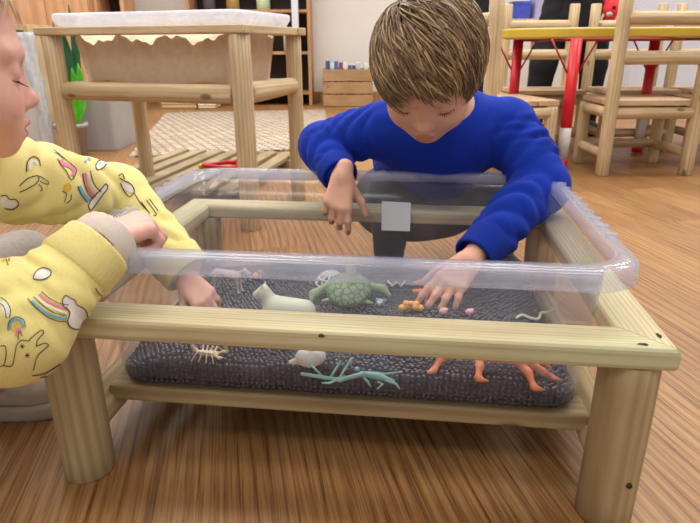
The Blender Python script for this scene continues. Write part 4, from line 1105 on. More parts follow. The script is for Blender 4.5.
# sweatshirt
F = Field((-0.24, 0.84, 0.06), (0.48, 1.66, 0.56), 0.0036)
F.cap(neck + [0, 0.035, -0.05], neck * 0.38 + pel * 0.62 + [0, 0.02, 0.03], 0.104, 0.118, 0.04, fold=(0.006, 3, 1.5, 0.4))
F.cap(shR + [0.01, 0, -0.01], shL + [-0.01, 0, -0.01], 0.052, 0.052, 0.05, fold=(0.002, 4, 1.2, 1.7))
F.cap(neck + [0, 0.0, -0.012], neck + [0, 0.03, -0.05], 0.056, 0.085, 0.03)
F.cap(shR, elR, 0.050, 0.046, 0.02, fold=(0.0072, 2.2, 1.8, 0.8)); F.cap(elR, wrR + (wrR - elR) * -0.12, 0.046, 0.034, 0.012, fold=(0.0055, 1.8, 1.4, 2.2))
F.cap(shL, elL, 0.053, 0.050, 0.02, fold=(0.0085, 2.6, 2.2, 2.9)); F.cap(elL, wrL + (wrL - elL) * -0.10, 0.050, 0.036, 0.012, fold=(0.0080, 2.2, 2.1, 4.0))
# open the neck, keep the cloth clear of the face
F.cap(neck + [0, -0.01, 0.0], neck + [-0.01, -0.09, 0.07], 0.042, 0.056, 0.006, sub=True)
shirt = soft('sweatshirt', F, M['blue'], boy, 2, 0.4, None, True); tag_part(shirt, 'bright blue long sleeved sweatshirt')
_nd = Vector(bh + BR_ @ np.array([0, -0.03, -0.045]) - neck).normalized(); _cm, _ = frame(Vector(neck) + _nd * 0.012, Vector(neck) + _nd)
tube_mesh('collar', [_cm @ Vector((0.050 * math.cos(a), 0.050 * math.sin(a), 0)) for a in [6.2832 * k / 32 for k in range(33)]], 0.0085, M['bluerib'], shirt, 10)
def cuff(name, a, b, r, mat, parent, ext=1.0, rib=34, th=0.004, depth=0.0012):
    """ribbed band round a wrist from a to b"""
    m, L = frame(a, b); V = []; Fc = []; n = rib * 2
    prof = [(r * 1.05, 0.0), (r * 1.10, L * 0.12), (r * 1.04, L * 0.5), (r * 1.02, L * 0.92), (r * 0.99, L), (r * 0.90, L), (r * 0.88, L * 0.3)]
    for (q, z) in prof:
        for k in range(n):
            an = 6.2832 * k / n; qq = q + (depth if k % 2 else -depth); V.append((qq * math.cos(an), qq * math.sin(an), z))
    for i in range(len(prof) - 1):
        for k in range(n): Fc.append((i * n + k, i * n + (k + 1) % n, (i + 1) * n + (k + 1) % n, (i + 1) * n + k))
    return mesh_obj(name, V, Fc, mat, parent, mw=m)
cuff('cuff', Vector(elR + (wrR - elR) * 0.80), Vector(elR + (wrR - elR) * 1.12), 0.0335, M['bluerib'], shirt)
cuff('cuff', Vector(elL + (wrL - elL) * 0.84), Vector(elL + (wrL - elL) * 1.10), 0.0345, M['bluerib'], shirt)
# trousers and shoes
F = Field((-0.22, 1.10, 0.0), (0.46, 1.62, 0.40), 0.004)
for hp, kn, an in ((hipR, knR, anR), (hipL, knL, anL)):
    F.cap(hp, kn, 0.074, 0.052, 0.03, fold=(0.003, 3, 1.4, 1.1)); F.cap(kn, an + [0, 0, 0.02], 0.052, 0.038, 0.015, fold=(0.003, 3, 1.4, 2.1))
F.cap(hipR, hipL, 0.092, 0.092, 0.03); F.cap(pel, neck * 0.4 + pel * 0.6, 0.100, 0.104, 0.03)
tag_part(soft('trousers', F, M['trouser'], boy, 2, 0.5), 'dark grey trousers')
M['shoe_dark'] = plain('dark_shoe', (44, 44, 52), 0.7, 0.1)
for an, to in ((anR, toR), (anL, toL)):
    F = Field(np.minimum(an, to) - 0.06, np.maximum(an, to) + 0.06, 0.003)
    F.cap([an[0], an[1], 0.036], [to[0], to[1], 0.030], 0.034, 0.030, 0.012); F.cap(an, an + [0, 0.0, 0.02], 0.034, 0.034, 0.012)
    sl, X = F.block(F.lo, F.lo + F.h * F.n); F.F[sl] = np.maximum(F.F[sl], 0.003 - X[..., 2])
    soft('shoe', F, M['shoe_dark'], boy, 2, 0.4)
# hair
hm = [M['hair1'], M['hair2'], M['hair3'], M['hair4'], M['hair1']]
def boy_scalp(d):
    z, y, x = d[2], d[1], d[0]
    if y > 0.55: return z > 0.42
    if y > 0.0: return z > 0.18 - 0.1 * y + 0.0 * abs(x)
    return z > -0.42
Vh, Qh, Mh = hair_mesh('hair', bh, BR_, BS, (0.45, -0.50, 0.74), 5600, (0.060, 0.118), boy_scalp, hm, boy, lift=0.016, rad=0.00095, swirl=0.35, steps=10, seed=3, bias=(-0.30, 0.30, -0.25), rr=(0.0765, 0.092, 0.082), wave=0.4, clump=0.45)
# scalp cap under the locks
F = Field(bh - 0.14, bh + 0.14, 0.003)
F.ell(bh + BR_ @ (np.array([0, -0.010, 0.031]) * BS), np.array([0.0775, 0.0915, 0.0805]) * BS, 0.01, BR_)
sl, X = F.block(F.lo, F.lo + F.h * F.n); q = (X - bh) @ BR_ / BS
cut = np.where(q[..., 1] > 0.0, 0.030 + 0.0 * q[..., 1], -0.045 + 0.0 * q[..., 1]); cut = -0.050 + 0.102 * np.clip((q[..., 1] + 0.03) / 0.08, 0, 1)
F.F[sl] = np.maximum(F.F[sl], (cut - q[..., 2]) * BS)
Vc, Qc = F.mesh(); Vc = relax(Vc, Qc, 2, 0.5)
np_mesh('hair', np.vstack([Vh, Vc]), np.vstack([Qh, Qc + len(Vh)]), hm, boy, np.concatenate([Mh, np.full(len(Qc), 2)]))
# eyelashes and brows
def lash(c, R, s, side, name, parent, n=9, ln=1.0):
    vs = []
    L = lambda x, y, z: Vector(c + R @ (np.array([x, y, z]) * s))
    pts = []; V = []; Fc = []
    for k in range(n):
        t = k / (n - 1.0); x = side * (0.018 + 0.026 * t); y = 0.0815 - 0.006 * (2 * t - 1) ** 2 - 0.004 * t; z = -0.0115 - 0.0025 * math.sin(math.pi * t)
        b = L(x, y, z); tip = L(x + side * 0.003 * t, y + 0.0095 * ln, z - 0.0050 * ln); b2 = L(x + side * 0.0018, y, z)
        i = len(V); V += [b, b2, tip, L(x + side * 0.0007, y, z - 0.0012)]; Fc += [(i, i + 1, i + 2), (i, i + 2, i + 3), (i + 1, i + 3, i + 2)]
        pts.append(b)
    i = len(V)
    for p in pts: V += [p + Vector(R @ np.array([0, 0.0005, 0.0007])), p + Vector(R @ np.array([0, 0.0007, -0.0007]))]
    for k in range(n - 1): Fc.append((i + 2 * k, i + 2 * k + 2, i + 2 * k + 3, i + 2 * k + 1))
    return mesh_obj(name, V, Fc, M['lash'], parent)
lash(bh, BR_, BS, 1, 'eyelashes', boy, ln=0.6); lash(bh, BR_, BS, -1, 'eyelashes', boy, ln=0.6)
# ------------------------------------------------------------------ the girl in the yellow printed top
M['yel'] = plain('pale_yellow_cloth', (238, 224, 140), 0.85, 0.04, 400, 0.12, sheen=0.25, bscale=800)
M['yelrib'] = plain('yellow_rib_cloth', (234, 218, 138), 0.85, 0.05, 400, 0.15, sheen=0.2)
M['beige'] = plain('beige_cuff_cloth', (206, 192, 180), 0.9, 0.05, 300, 0.15)
M['greytr'] = plain('grey_jersey', (150, 142, 136), 0.9, 0.10, 150, 0.2)
M['ink'] = plain('print_black', (34, 32, 34), 0.8, 0.1); M['pw'] = plain('print_white', (236, 232, 222), 0.8, 0.03)
M['pp'] = plain('print_pink', (226, 130, 156), 0.8, 0.05); M['pb'] = plain('print_blue', (116, 176, 196), 0.8, 0.05); M['po'] = plain('print_gold', (236, 190, 40), 0.8, 0.05)
M['blond'] = plain('fair_hair', (216, 186, 150), 0.4, 0.12, 60); M['blond2'] = plain('fair_hair_dark', (186, 150, 116), 0.4, 0.12, 60)
gh = V3(P(-77, 57, 0.615)); GS = 1.0
GR = rotm((0.81, 0.57, -0.14), (0.12, 0.08, 0.97))
gneck = gh + GR @ np.array([0, -0.045, -0.085])
gsR = gneck + np.array([-0.02, -0.10, -0.075]); gsL = gneck + np.array([0.02, 0.115, -0.055])
geR = V3(P(12, 328, 0.550)); gwR = V3(P(101, 245, 0.640))
geL = V3(P(118, 196, 0.90)); gwL = V3(P(183, 268, 0.84))
gpel = np.array([gneck[0] - 0.13, gneck[1] + 0.03, 0.19])
gkL = V3(P(24, 262, 0.90)); gkR = np.array([geR[0] - 0.12, 0.66, 0.20])
gaL = np.array([gkL[0] - 0.08, 0.90, 0.045]); gaR = G(5, 425); gaR = np.array([gaR.x - 0.02, gaR.y + 0.045, 0.05])
F = Field((-0.95, 0.36, -0.01), (-0.10, 1.12, 0.72), 0.0026)
put_head(F, gh, GR, GS)
F.cap(gh + GR @ np.array([0, -0.03, -0.05]), gneck, 0.038, 0.040, 0.02)
F.cap(gneck + [-0.02, 0, -0.085], gpel, 0.060, 0.085, 0.03); F.cap(gsR, gsL, 0.038, 0.038, 0.04)
for sh, el, wr in ((gsR, geR, gwR), (gsL, geL, gwL)):
    F.cap(sh, el, 0.036, 0.029, 0.02); F.cap(el, wr, 0.029, 0.0185, 0.012)
for kn, an in ((gkL, gaL), (gkR, gaR)):
    F.cap(gpel, kn, 0.062, 0.042, 0.03); F.cap(kn, an, 0.042, 0.026, 0.015); F.cap(an, an + [0.09, 0.0, -0.02], 0.024, 0.020, 0.01)
# near hand: a fist closed over the corner of the rim
hN = V3(P(100, 241, 0.650)); dN = V3(P(130, 230, 0.678)) - hN
F.cap(gwR, hN, 0.0185, 0.019, 0.01)
put_hand(F, hN - 0.010 * dN / np.linalg.norm(dN), dN, (-0.15, -0.35, 0.9), (0.2, 0.9, 0), 0.76, curl=(1.15, 1.2, 1.25, 1.3), thumb=(0.4, 0.5), spread=0.02, k=0.006)
# far hand among the beads
hF = V3(P(184, 276, 0.83)); dF = V3(P(198, 292, 0.81)) - hF
F.cap(gwL, hF, 0.0185, 0.017, 0.01)
put_hand(F, hF, dF, (0.1, -0.6, 0.8), (0, -0.6, -0.4), 0.58, curl=(0.7, 0.75, 0.75, 0.8), thumb=(0.6, 0.3), spread=0.08)
girl = soft('person', F, [M['skin_pink'], M['lip']], None, 2, 0.4, lip_idx(gh, GR, GS), True)
tag(girl, 'person in yellow printed top crouching at the left end of the tub', 'person')
# top
F = Field((-0.95, 0.40, 0.08), (-0.12, 1.12, 0.60), 0.0034)
F.cap(gneck + [-0.02, 0, -0.085], gneck * 0.42 + gpel * 0.58, 0.078, 0.104, 0.035, fold=(0.004, 4, 1.3, 0.7))
F.cap(gsR, gsL, 0.050, 0.050, 0.05); F.cap(gneck + [0, 0, -0.03], gneck + [-0.01, 0, -0.07], 0.048, 0.068, 0.02)
F.cap(gsR, geR, 0.056, 0.058, 0.03, fold=(0.007, 2.0, 1.3, 1.9)); F.cap(geR, geR + (gwR - geR) * 0.64, 0.058, 0.0415, 0.015, fold=(0.0065, 2.0, 1.3, 3.1))
F.cap(gsL, geL, 0.054, 0.047, 0.03, fold=(0.0075, 2.2, 1.5, 0.2)); F.cap(geL, geL + (gwL - geL) * 0.90, 0.050, 0.038, 0.012, fold=(0.005, 1.6, 1.2, 2.0))
F.cap(gneck + [0.005, 0, 0.01], gneck + [0.06, 0.03, 0.06], 0.040, 0.05, 0.006, sub=True)
V, Q = F.mesh(); V, Q = keep_largest(V, Q); V = relax(V, Q, 2, 0.4)
bvh = BVHTree.FromPolygons([tuple(v) for v in V], [tuple(int(i) for i in q) for q in Q])
PV = []; PF = []; PM = []
def drape(px, py, lift):
    d = ray(px, py); hit = bvh.ray_cast(CAMP, d.normalized())
    if hit[0] is None: return None
    n = hit[1] if hit[1].dot(d) < 0 else -hit[1]
    return hit[0] + n * lift
def stroke(pts, wd, mi, lift=0.0010, sub=5, closed=False):
    """print line that lies on the cloth"""
    q = [Vector((a, b, 0)) for a, b in pts]
    if closed: q = q + [q[0]]
    q = catmull(q, sub); last = None; path = []
    for p in q:
        if last is None or (p - last).length > 0.6: path.append(p); last = p
    row = []
    for i, p in enumerate(path):
        t = (path[min(i + 1, len(path) - 1)] - path[max(i - 1, 0)]); t = t.normalized() if t.length else Vector((1, 0, 0)); nn = Vector((-t.y, t.x, 0)) * wd * 0.5
        a = drape(p.x + nn.x, p.y + nn.y, lift); b = drape(p.x - nn.x, p.y - nn.y, lift)
        if a is None or b is None or (a - b).length > 0.02 or (row and (a - PV[row[-1][0]]).length > 0.02): row = []; continue
        PV.extend([a, b]); row.append((len(PV) - 2, len(PV) - 1))
        if len(row) > 1: (c, d), (e, f) = row[-2], row[-1]; PF.append((c, d, f, e)); PM.append(mi)
def fill(pts, mi, lift=0.0006, rings=4):
    q = catmull([Vector((a, b, 0)) for a, b in pts] + [Vector((pts[0][0], pts[0][1], 0))], 4)[:-1]; c = sum(q, Vector()) / len(q)
    g = []
    for r in range(rings + 1):
        row = []
        for p in q:
            v = None; fr = r / rings
            for _k in range(14):
                x = c + (p - c) * fr; v = drape(x.x, x.y, lift)
                if v is not None: break
                fr -= 0.05
            if v is None: return
            row.append(len(PV)); PV.append(v)
        g.append(row)
    n = len(q)
    for r in range(rings):
        for k in range(n):
            f = (g[r][k], g[r][(k + 1) % n], g[r + 1][(k + 1) % n], g[r + 1][k]); PF.append(f if r else (g[0][k], g[1][(k + 1) % n], g[1][k])); PM.append(mi)
INK, PW, PP, PB, PO = 1, 2, 3, 4, 5
def cloud(pts):
    fill(pts, PW); stroke(pts, 0.9, INK, 0.0012, closed=True)
# near sleeve: rainbow running into a cloud, small rainbow with a unicorn, outlines
stroke([(31, 301), (40, 309), (52, 316), (66, 319)], 2.6, PB); stroke([(36, 296), (45, 305), (56, 310), (66, 313)], 1.6, PW); stroke([(39, 294), (47, 301), (58, 306), (67, 308.5)], 2.4, PP)
for off in ((27, 299, 40, 312, 54, 320, 67, 322), (33, 297.5, 43, 306, 54, 313, 66, 316), (41, 292, 49, 299, 59, 303.5, 68, 305)):
    stroke([(off[i], off[i + 1]) for i in (0, 2, 4, 6)], 0.8, INK, 0.0013)
cloud([(62, 300), (65, 295.5), (70, 298), (74, 300), (77, 305), (84, 309), (87, 317), (84, 326), (77, 329), (70, 327), (67, 321), (69, 312), (63, 306)])
cloud([(33, 279), (36, 272), (44, 268), (51, 271), (49, 277), (41, 280)])
stroke([(10, 330), (10, 323), (15, 319), (21, 322), (23, 328)], 2.4, PB); stroke([(13, 332), (14, 325), (18, 324), (21, 329)], 2.0, PO); stroke([(16, 336), (17, 329), (19.5, 329), (21, 333)], 2.0, PP)
stroke([(8, 331), (8.5, 322), (15, 317), (23, 320), (25, 327)], 0.8, INK, 0.0013); stroke([(18, 340), (18.5, 332), (20, 332), (22, 336)], 0.8, INK, 0.0013)
stroke([(0, 346), (5, 346), (6, 355), (4, 364), (0, 366)], 0.9, INK); stroke([(4, 365), (12, 365), (15, 352), (17, 344), (22, 340), (28, 341)], 0.9, INK); stroke([(28, 341), (33, 336), (41, 330), (43, 333), (37, 340), (36, 346)], 0.9, INK)
stroke([(36, 346), (44, 343), (48, 345), (44, 349), (37, 356), (33, 370)], 0.9, INK); stroke([(32, 375), (45, 373), (58, 365), (60, 366), (52, 374), (40, 377)], 0.9, INK)
for cx, cy in ((22, 346), (27, 355)):
    for k in range(3):
        a = 1.05 * k; stroke([(cx - 2.5 * math.cos(a), cy - 2.5 * math.sin(a)), (cx + 2.5 * math.cos(a), cy + 2.5 * math.sin(a))], 0.7, INK, sub=2)
fill([(98, 305), (102, 303), (107, 306), (105, 311), (100, 312), (96, 309)], PP); stroke([(96, 309), (98, 302), (103, 304), (108, 306), (103, 313), (97, 312)], 0.8, INK, 0.0013)
stroke([(95, 288), (99, 294), (105, 297), (110, 292), (110, 284), (107, 278)], 0.9, INK)
fill([(1, 303), (5, 300), (9, 306), (9, 316), (5, 316), (2, 311)], PW); stroke([(0, 298), (6, 302), (10, 310), (9, 318)], 0.8, INK, 0.0013); stroke([(0, 304), (4, 308), (6, 318)], 0.8, INK, 0.0013)
# far sleeve: unicorn heads, rainbow, star, hooves
stroke([(26, 172), (27, 162), (32, 157), (38, 159), (40, 166)], 1.0, INK); stroke([(29, 170), (30, 163), (34, 161), (37, 165)], 2.4, PW); stroke([(19, 186), (28, 178), (38, 176), (36, 183), (26, 189), (19, 192)], 0.9, INK)
stroke([(39, 176), (48, 182), (46, 184), (39, 181)], 0.8, INK); stroke([(38, 184), (42, 189), (39, 191)], 0.8, INK)
stroke([(52, 151), (58, 153), (64, 157)], 1.8, PW); stroke([(60, 160), (63, 164), (69, 166), (74, 171), (72, 176)], 4.0, PP); stroke([(57, 159), (61, 166), (66, 172), (71, 180), (76, 170), (69, 163), (63, 158), (53, 150)], 0.8, INK, 0.0013)
stroke([(64, 186), (68, 184), (70, 188), (66, 190), (64, 186)], 2.2, PO)
stroke([(62, 191), (66, 194), (64, 202)], 0.8, INK); stroke([(71, 194), (70, 200), (66, 203)], 0.8, INK)
stroke([(79, 186), (83, 194), (89, 201)], 3.4, PB); stroke([(84, 173), (86, 184), (90, 192), (95, 197)], 3.4, PP); stroke([(88, 172), (90, 181), (94, 188), (99, 193)], 1.8, PW)
for l in ([(77, 186), (81, 195), (87, 202)], [(82, 174), (84, 185), (88, 194), (93, 199)], [(90, 171), (92, 180), (96, 187), (101, 192)]): stroke(l, 0.8, INK, 0.0013)
cloud([(88, 205), (92, 198), (100, 190), (105, 184), (107, 188), (102, 195), (95, 205), (90, 210)])
stroke([(85, 163), (86, 157), (90, 161)], 2.6, PB); stroke([(90, 163), (94, 165)], 3.2, PP); cloud([(95, 166), (99, 161), (106, 163), (103, 168), (97, 170)])
fill([(121, 183), (126, 182), (132, 187), (133, 193), (127, 191), (123, 188)], PW); stroke([(119, 178), (124, 181), (131, 185), (134, 192), (129, 197), (123, 190), (120, 183)], 0.9, INK, 0.0013)
stroke([(134, 193), (141, 204), (149, 212)], 0.8, INK); stroke([(141, 202), (150, 214)], 0.8, INK); stroke([(146, 200), (156, 214), (153, 216)], 0.8, INK); stroke([(149, 199), (158, 211)], 0.8, INK)
stroke([(118, 176), (122, 174), (124, 179)], 0.8, INK)
# strip of the chest
fill([(0, 198), (6, 196), (12, 200), (17, 203), (13, 208), (5, 207), (0, 205)], PW); stroke([(0, 196), (5, 195), (9, 199), (15, 199), (18, 204), (12, 209), (4, 208)], 0.9, INK, 0.0013)
stroke([(1, 240), (6, 242), (10, 252), (9, 262)], 0.9, INK); stroke([(0, 252), (5, 256), (8, 266)], 0.9, INK); stroke([(2, 262), (6, 259)], 2.0, PO)
nV = len(V); tri = [f for f in PF]
me_f = [tuple(int(i) for i in q) for q in Q] + [tuple(nV + i for i in f) for f in PF]
top = mesh_obj('sweatshirt', [tuple(v) for v in V] + [tuple(v) for v in PV], me_f, [M['yel'], M['ink'], M['pw'], M['pp'], M['pb'], M['po']], girl, [0] * len(Q) + PM)
tag_part(top, 'pale yellow sweatshirt printed with rainbows, clouds and unicorns')
cuff('cuff', Vector(geR + (gwR - geR) * 0.66), Vector(geR + (gwR - geR) * 0.98), 0.0400, M['yelrib'], top, rib=40)
c2 = cuff('cuff_lining', Vector(geR + (gwR - geR) * 0.90), Vector(hN + 0.012 * dN / np.linalg.norm(dN)), 0.0365, M['beige'], top, rib=20, depth=0.0004); tag_part(c2, 'turned beige lining')
cuff('cuff', Vector(geL + (gwL - geL) * 0.84), Vector(geL + (gwL - geL) * 1.08), 0.0370, M['yelrib'], top, rib=36)
# trousers, shoe
F = Field((-0.95, 0.45, 0.0), (-0.30, 1.10, 0.40), 0.004)
for kn, an in ((gkL, gaL), (gkR, gaR)):
    F.cap(gpel, kn, 0.074, 0.050, 0.03, fold=(0.003, 3, 1.3, 0.9)); F.cap(kn, an + [0, 0, 0.03], 0.050, 0.036, 0.015, fold=(0.003, 3, 1.3, 2.9))
F.ell(gpel, (0.105, 0.105, 0.10), 0.03); F.cap(gpel, gneck * 0.35 + gpel * 0.65, 0.098, 0.094, 0.03)
tag_part(soft('trousers', F, M['greytr'], girl, 2, 0.5), 'grey jersey trousers')
M['shoe'] = plain('beige_trainer', (190, 176, 158), 0.7, 0.06, 40); M['sole'] = plain('pale_sole', (176, 162, 144), 0.7, 0.06, 40)
toe = G(53, 424)
for an, dx in ((gaR, 1), (gaL, 1)):
    tx = toe.x - 0.032 if an is gaR else an[0] + 0.11
    ty = toe.y + 0.042 if an is gaR else an[1]
    F = Field((an[0] - 0.09, min(an[1], ty) - 0.07, 0.0), (tx + 0.07, max(an[1], ty) + 0.07, 0.14), 0.0025)
    F.cap([an[0] - 0.02, an[1], 0.045], [tx, ty, 0.040], 0.036, 0.033, 0.012); F.cap([an[0] - 0.01, an[1], 0.05], [an[0] - 0.01, an[1], 0.085], 0.036, 0.034, 0.012)
    F.cap([tx - 0.03, ty - 0.03, 0.052], [tx + 0.005, ty - 0.025, 0.045], 0.008, 0.008, 0.006)
    sl, X = F.block(F.lo, F.lo + F.h * F.n); F.F[sl] = np.maximum(F.F[sl], 0.019 - X[..., 2])
    so = soft('shoe', F, M['shoe'], girl, 2, 0.4)
    d = np.array([tx - an[0], ty - an[1]]); Ld = np.linalg.norm(d); d /= Ld; nrm = np.array([-d[1], d[0]]); V = []; Fc = []; N = 48
    ol = []
    for k in range(N):
        a = 6.2832 * k / N; ex = math.cos(a) * (Ld / 2 + 0.052); wy = math.sin(a) * 0.039; ex = math.copysign(abs(math.cos(a)) ** 0.75, math.cos(a)) * (Ld / 2 + 0.05); wy = math.copysign(abs(math.sin(a)) ** 0.6, math.sin(a)) * 0.039
        wav = 0.0015 * (k % 2); c = np.array([an[0] - 0.01, an[1]]) + d * Ld / 2 + d * ex + nrm * (wy + math.copysign(wav, wy)); ol.append(c)
    cen = sum(ol) / N
    for f, z in ((0.95, 0.0), (1.0, 0.006), (1.02, 0.018), (0.98, 0.026), (0.9, 0.026)):
        V += [tuple(cen + (c - cen) * f) + (z,) for c in ol]
    for i in range(4):
        for k in range(N): Fc.append((i * N + k, i * N + (k + 1) % N, (i + 1) * N + (k + 1) % N, (i + 1) * N + k))
    Fc.append(tuple(range(N - 1, -1, -1))); Fc.append(tuple(range(4 * N, 5 * N)))
    mesh_obj('sole', V, Fc, M['sole'], so)
# hair
gm = [M['blond'], M['blond2'], M['blond']]
def girl_scalp(d):
    if d[1] > 0.2: return d[2] > 0.60
    if d[1] > 0: return d[2] > 0.35
    return d[2] > -0.5
Vh, Qh, Mh = hair_mesh('hair', gh, GR, GS, (0.0, -0.35, 0.93), 3600, (0.04, 0.10), girl_scalp, gm, girl, lift=0.007, rad=0.0006, swirl=0.0, steps=10, seed=9, bias=(0, -1.25, -0.2), rr=(0.0735, 0.0895, 0.0785))
F = Field(gh - 0.13, gh + 0.13, 0.003)
F.ell(gh + GR @ (np.array([0, -0.011, 0.030]) * GS), np.array([0.0745, 0.0880, 0.0770]) * GS, 0.01, GR)
sl, X = F.block(F.lo, F.lo + F.h * F.n); q = (X - gh) @ GR / GS
cut = -0.055 + 0.125 * np.clip((q[..., 1] + 0.03) / 0.07, 0, 1); F.F[sl] = np.maximum(F.F[sl], (cut - q[..., 2]) * GS)
Vc, Qc = F.mesh(); Vc = relax(Vc, Qc, 2, 0.5)
np_mesh('hair', np.vstack([Vh, Vc]), np.vstack([Qh, Qc + len(Vh)]), gm, girl, np.concatenate([Mh, np.full(len(Qc), 1)]))
lash(gh, GR, GS, 1, 'eyelashes', girl); lash(gh, GR, GS, -1, 'eyelashes', girl)
# ------------------------------------------------------------------ toys in the beads
def tcol(name, rgb, rough=0.5, var=0.12, n=60): return plain(name, rgb, rough, var, n, 0.1)
def toy(name, prims, mat, h=0.0013, it=2, k=0.004):
    """prims: ('c', p0, p1, r0, r1) or ('e', centre, radii)"""
    pts = []
    for p in prims:
        if p[0] == 'c': pts += [np.array(tuple(p[1])) - max(p[3:]), np.array(tuple(p[1])) + max(p[3:]), np.array(tuple(p[2])) - max(p[3:]), np.array(tuple(p[2])) + max(p[3:])]
        else: pts += [np.array(tuple(p[1])) - max(p[2]), np.array(tuple(p[1])) + max(p[2])]
    pts = np.array(pts); F = Field(pts.min(0) - 0.006, pts.max(0) + 0.006, h)
    for p in prims:
        if p[0] == 'c': F.cap(tuple(p[1]), tuple(p[2]), p[3], p[4], k)
        else:
            c, sn = math.cos(TYAW), math.sin(TYAW); F.ell(tuple(p[1]), p[2], k, np.array([[c, -sn, 0], [sn, c, 0], [0, 0, 1]]))
    return soft(name, F, mat if isinstance(mat, list) else [mat], None, it, 0.45)
Z = Vector((0, 0, 1)); X_, Y_ = -ta, tb
Z0, Y0 = Z, Y_          # right along the table, away from us
def scute_mat():
    t = NT('turtle_scutes'); v = t.coords(rand=False); vo = t.new('ShaderNodeTexVoronoi', feature='DISTANCE_TO_EDGE'); vo.inputs['Scale'].default_value = 95; t.link(v, vo.inputs['Vector'])
    r = t.ramp([(0.03, (78, 104, 76)), (0.16, (126, 152, 116))], vo.outputs['Distance']); t.link(r.outputs[0], t.b.inputs['Base Color']); t.b.inputs['Roughness'].default_value = 0.45
    t.bump(r.outputs[0], 0.5, 0.002); return t.m
# sea turtle, its tail end tipped towards us
t0 = bead_at(349, 298); M['turt'] = scute_mat(); M['turt2'] = tcol('turtle_skin', (134, 160, 116), 0.5, 0.2, 120)
tt = empty('toy_turtle', t0, TYAW, 'green plastic sea turtle lying on the beads', 'toy')
F = Field(np.array(t0) - 0.06, np.array(t0) + 0.06, 0.0014)
Z, Y_ = (Z0 * 0.90 - Y0 * 0.43), (Y0 * 0.90 + Z0 * 0.43)
TM = np.stack([np.array(X_), np.array(Y_), np.array(Z)], 1); t0 = t0 + Z0 * 0.010
F.ell(np.array(t0 + Z * 0.008), (0.038, 0.036, 0.016), 0.004, TM)
a_ = [(0, 0)] + [(0.017 * math.cos(k * 1.047), 0.016 * math.sin(k * 1.047)) for k in range(6)] + [(0.031 * math.cos(k * 0.5236 + 0.26), 0.028 * math.sin(k * 0.5236 + 0.26)) for k in range(12)]
for (x, y) in a_: F.ell(np.array(t0 + X_ * x + Y_ * y + Z * (0.0215 - 10.5 * (x * x + y * y))), (0.0066, 0.0064, 0.0034), 0.001, TM)
sh = soft('shell', F, [M['turt']], tt, 1, 0.4)
def part_toy(name, prims, mat, parent, h=0.0013, k=0.004):
    o = toy(name, prims, mat, h, 2, k); o.parent = parent; o.matrix_parent_inverse = WM(parent).inverted(); return o
for sx in (-1, 1):
    b = t0 + X_ * sx * 0.032 + Y_ * 0.012 + Z * 0.006
    q = t0 + X_ * sx * 0.056 + (Y_ * 0.006 if sx > 0 else Y_ * -0.012) + Z * 0.006; q2 = t0 + X_ * sx * (0.068 if sx > 0 else 0.060) + Y_ * (-0.006 if sx > 0 else -0.030) + Z * 0.005
    part_toy('flipper', [('c', b, q, 0.0062, 0.0070), ('c', q, q2, 0.0070, 0.0025)], M['turt2'], tt)
    b = t0 + X_ * sx * 0.026 - Y_ * 0.020 + Z * 0.004; part_toy('flipper', [('c', b, b + X_ * sx * 0.014 - Y_ * 0.004, 0.005, 0.0025)], M['turt2'], tt)
part_toy('head', [('c', t0 + Y_ * 0.034 + Z * 0.008, t0 + Y_ * 0.050 + Z * 0.012, 0.008, 0.009), ('e', t0 + Y_ * 0.054 + Z * 0.012, (0.009, 0.011, 0.008))], M['turt2'], tt)
# white lattice
Z, Y_ = Z0, Y0
w0 = bead_at(331, 284); M['tw'] = tcol('toy_white', (232, 232, 230), 0.45, 0.05)
wr = empty('lattice_toy', w0, TYAW, 'white lattice dome toy behind the sea turtle', 'toy')
for k in range(6):
    a = math.pi * k / 6; u_ = X_ * math.cos(a) + Y_ * math.sin(a)
    tube_mesh('rib', [w0 + u_ * 0.026 * math.cos(t) + Z * (0.002 + 0.020 * math.sin(t)) for t in [math.pi * j / 10 for j in range(11)]], 0.0017, M['tw'], wr, 6)
for rr_, zz in ((0.026, 0.003), (0.021, 0.013), (0.012, 0.0195)):
    tube_mesh('hoop', [w0 + (X_ * math.cos(t) + Y_ * math.sin(t)) * rr_ + Z * zz for t in [6.2832 * j / 20 for j in range(21)]], 0.0016, M['tw'], wr, 6)
# standing animal, pale grey green
def quad(name, label, c, face, L, H, mat, head=0.3, leg=0.2, tail=True, stripes=None, neckup=0.5, group=None):
    """small four legged toy; c on the beads, face = direction it looks"""
    f = Vector(face); f.z = 0; f.normalize(); s = Vector((-f.y, f.x, 0)); bz = H * 0.62
    pr = []
    ch = c + f * L * 0.30 + Z * bz; hp = c - f * L * 0.30 + Z * bz
    pr += [('c', ch, hp, H * 0.20, H * 0.185)]
    nk = ch + f * L * 0.22 + Z * H * neckup * 0.5; hd = nk + f * L * 0.16 - Z * H * 0.06
    pr += [('c', ch, nk, H * 0.15, H * 0.10), ('c', nk, hd, H * 0.105, H * 0.065)]
    for sg in (-1, 1): pr.append(('c', nk + s * sg * H * 0.05 + Z * H * 0.06, nk + s * sg * H * 0.07 + Z * H * 0.15, H * 0.03, H * 0.015))
    for q, b in ((ch, 1), (hp, -1)):
        for sg in (-1, 1):
            top_ = q + s * sg * H * 0.12 - Z * H * 0.04; kn = top_ - Z * H * 0.26 + f * b * L * 0.03; ft = c + (top_ - c).dot(f) * f + s * sg * H * 0.13 + f * b * L * 0.05 - Z * 0.003
            pr += [('c', top_, kn, H * 0.10, H * 0.065), ('c', kn, ft, H * 0.06, H * 0.05), ('c', ft, ft + f * L * 0.05, H * 0.05, H * 0.04)]
    if tail: pr.append(('c', hp, hp - f * L * 0.28 - Z * H * 0.12, H * 0.07, H * 0.02))
    return tag(toy(name, pr, mat, k=0.003), label, 'toy', group)
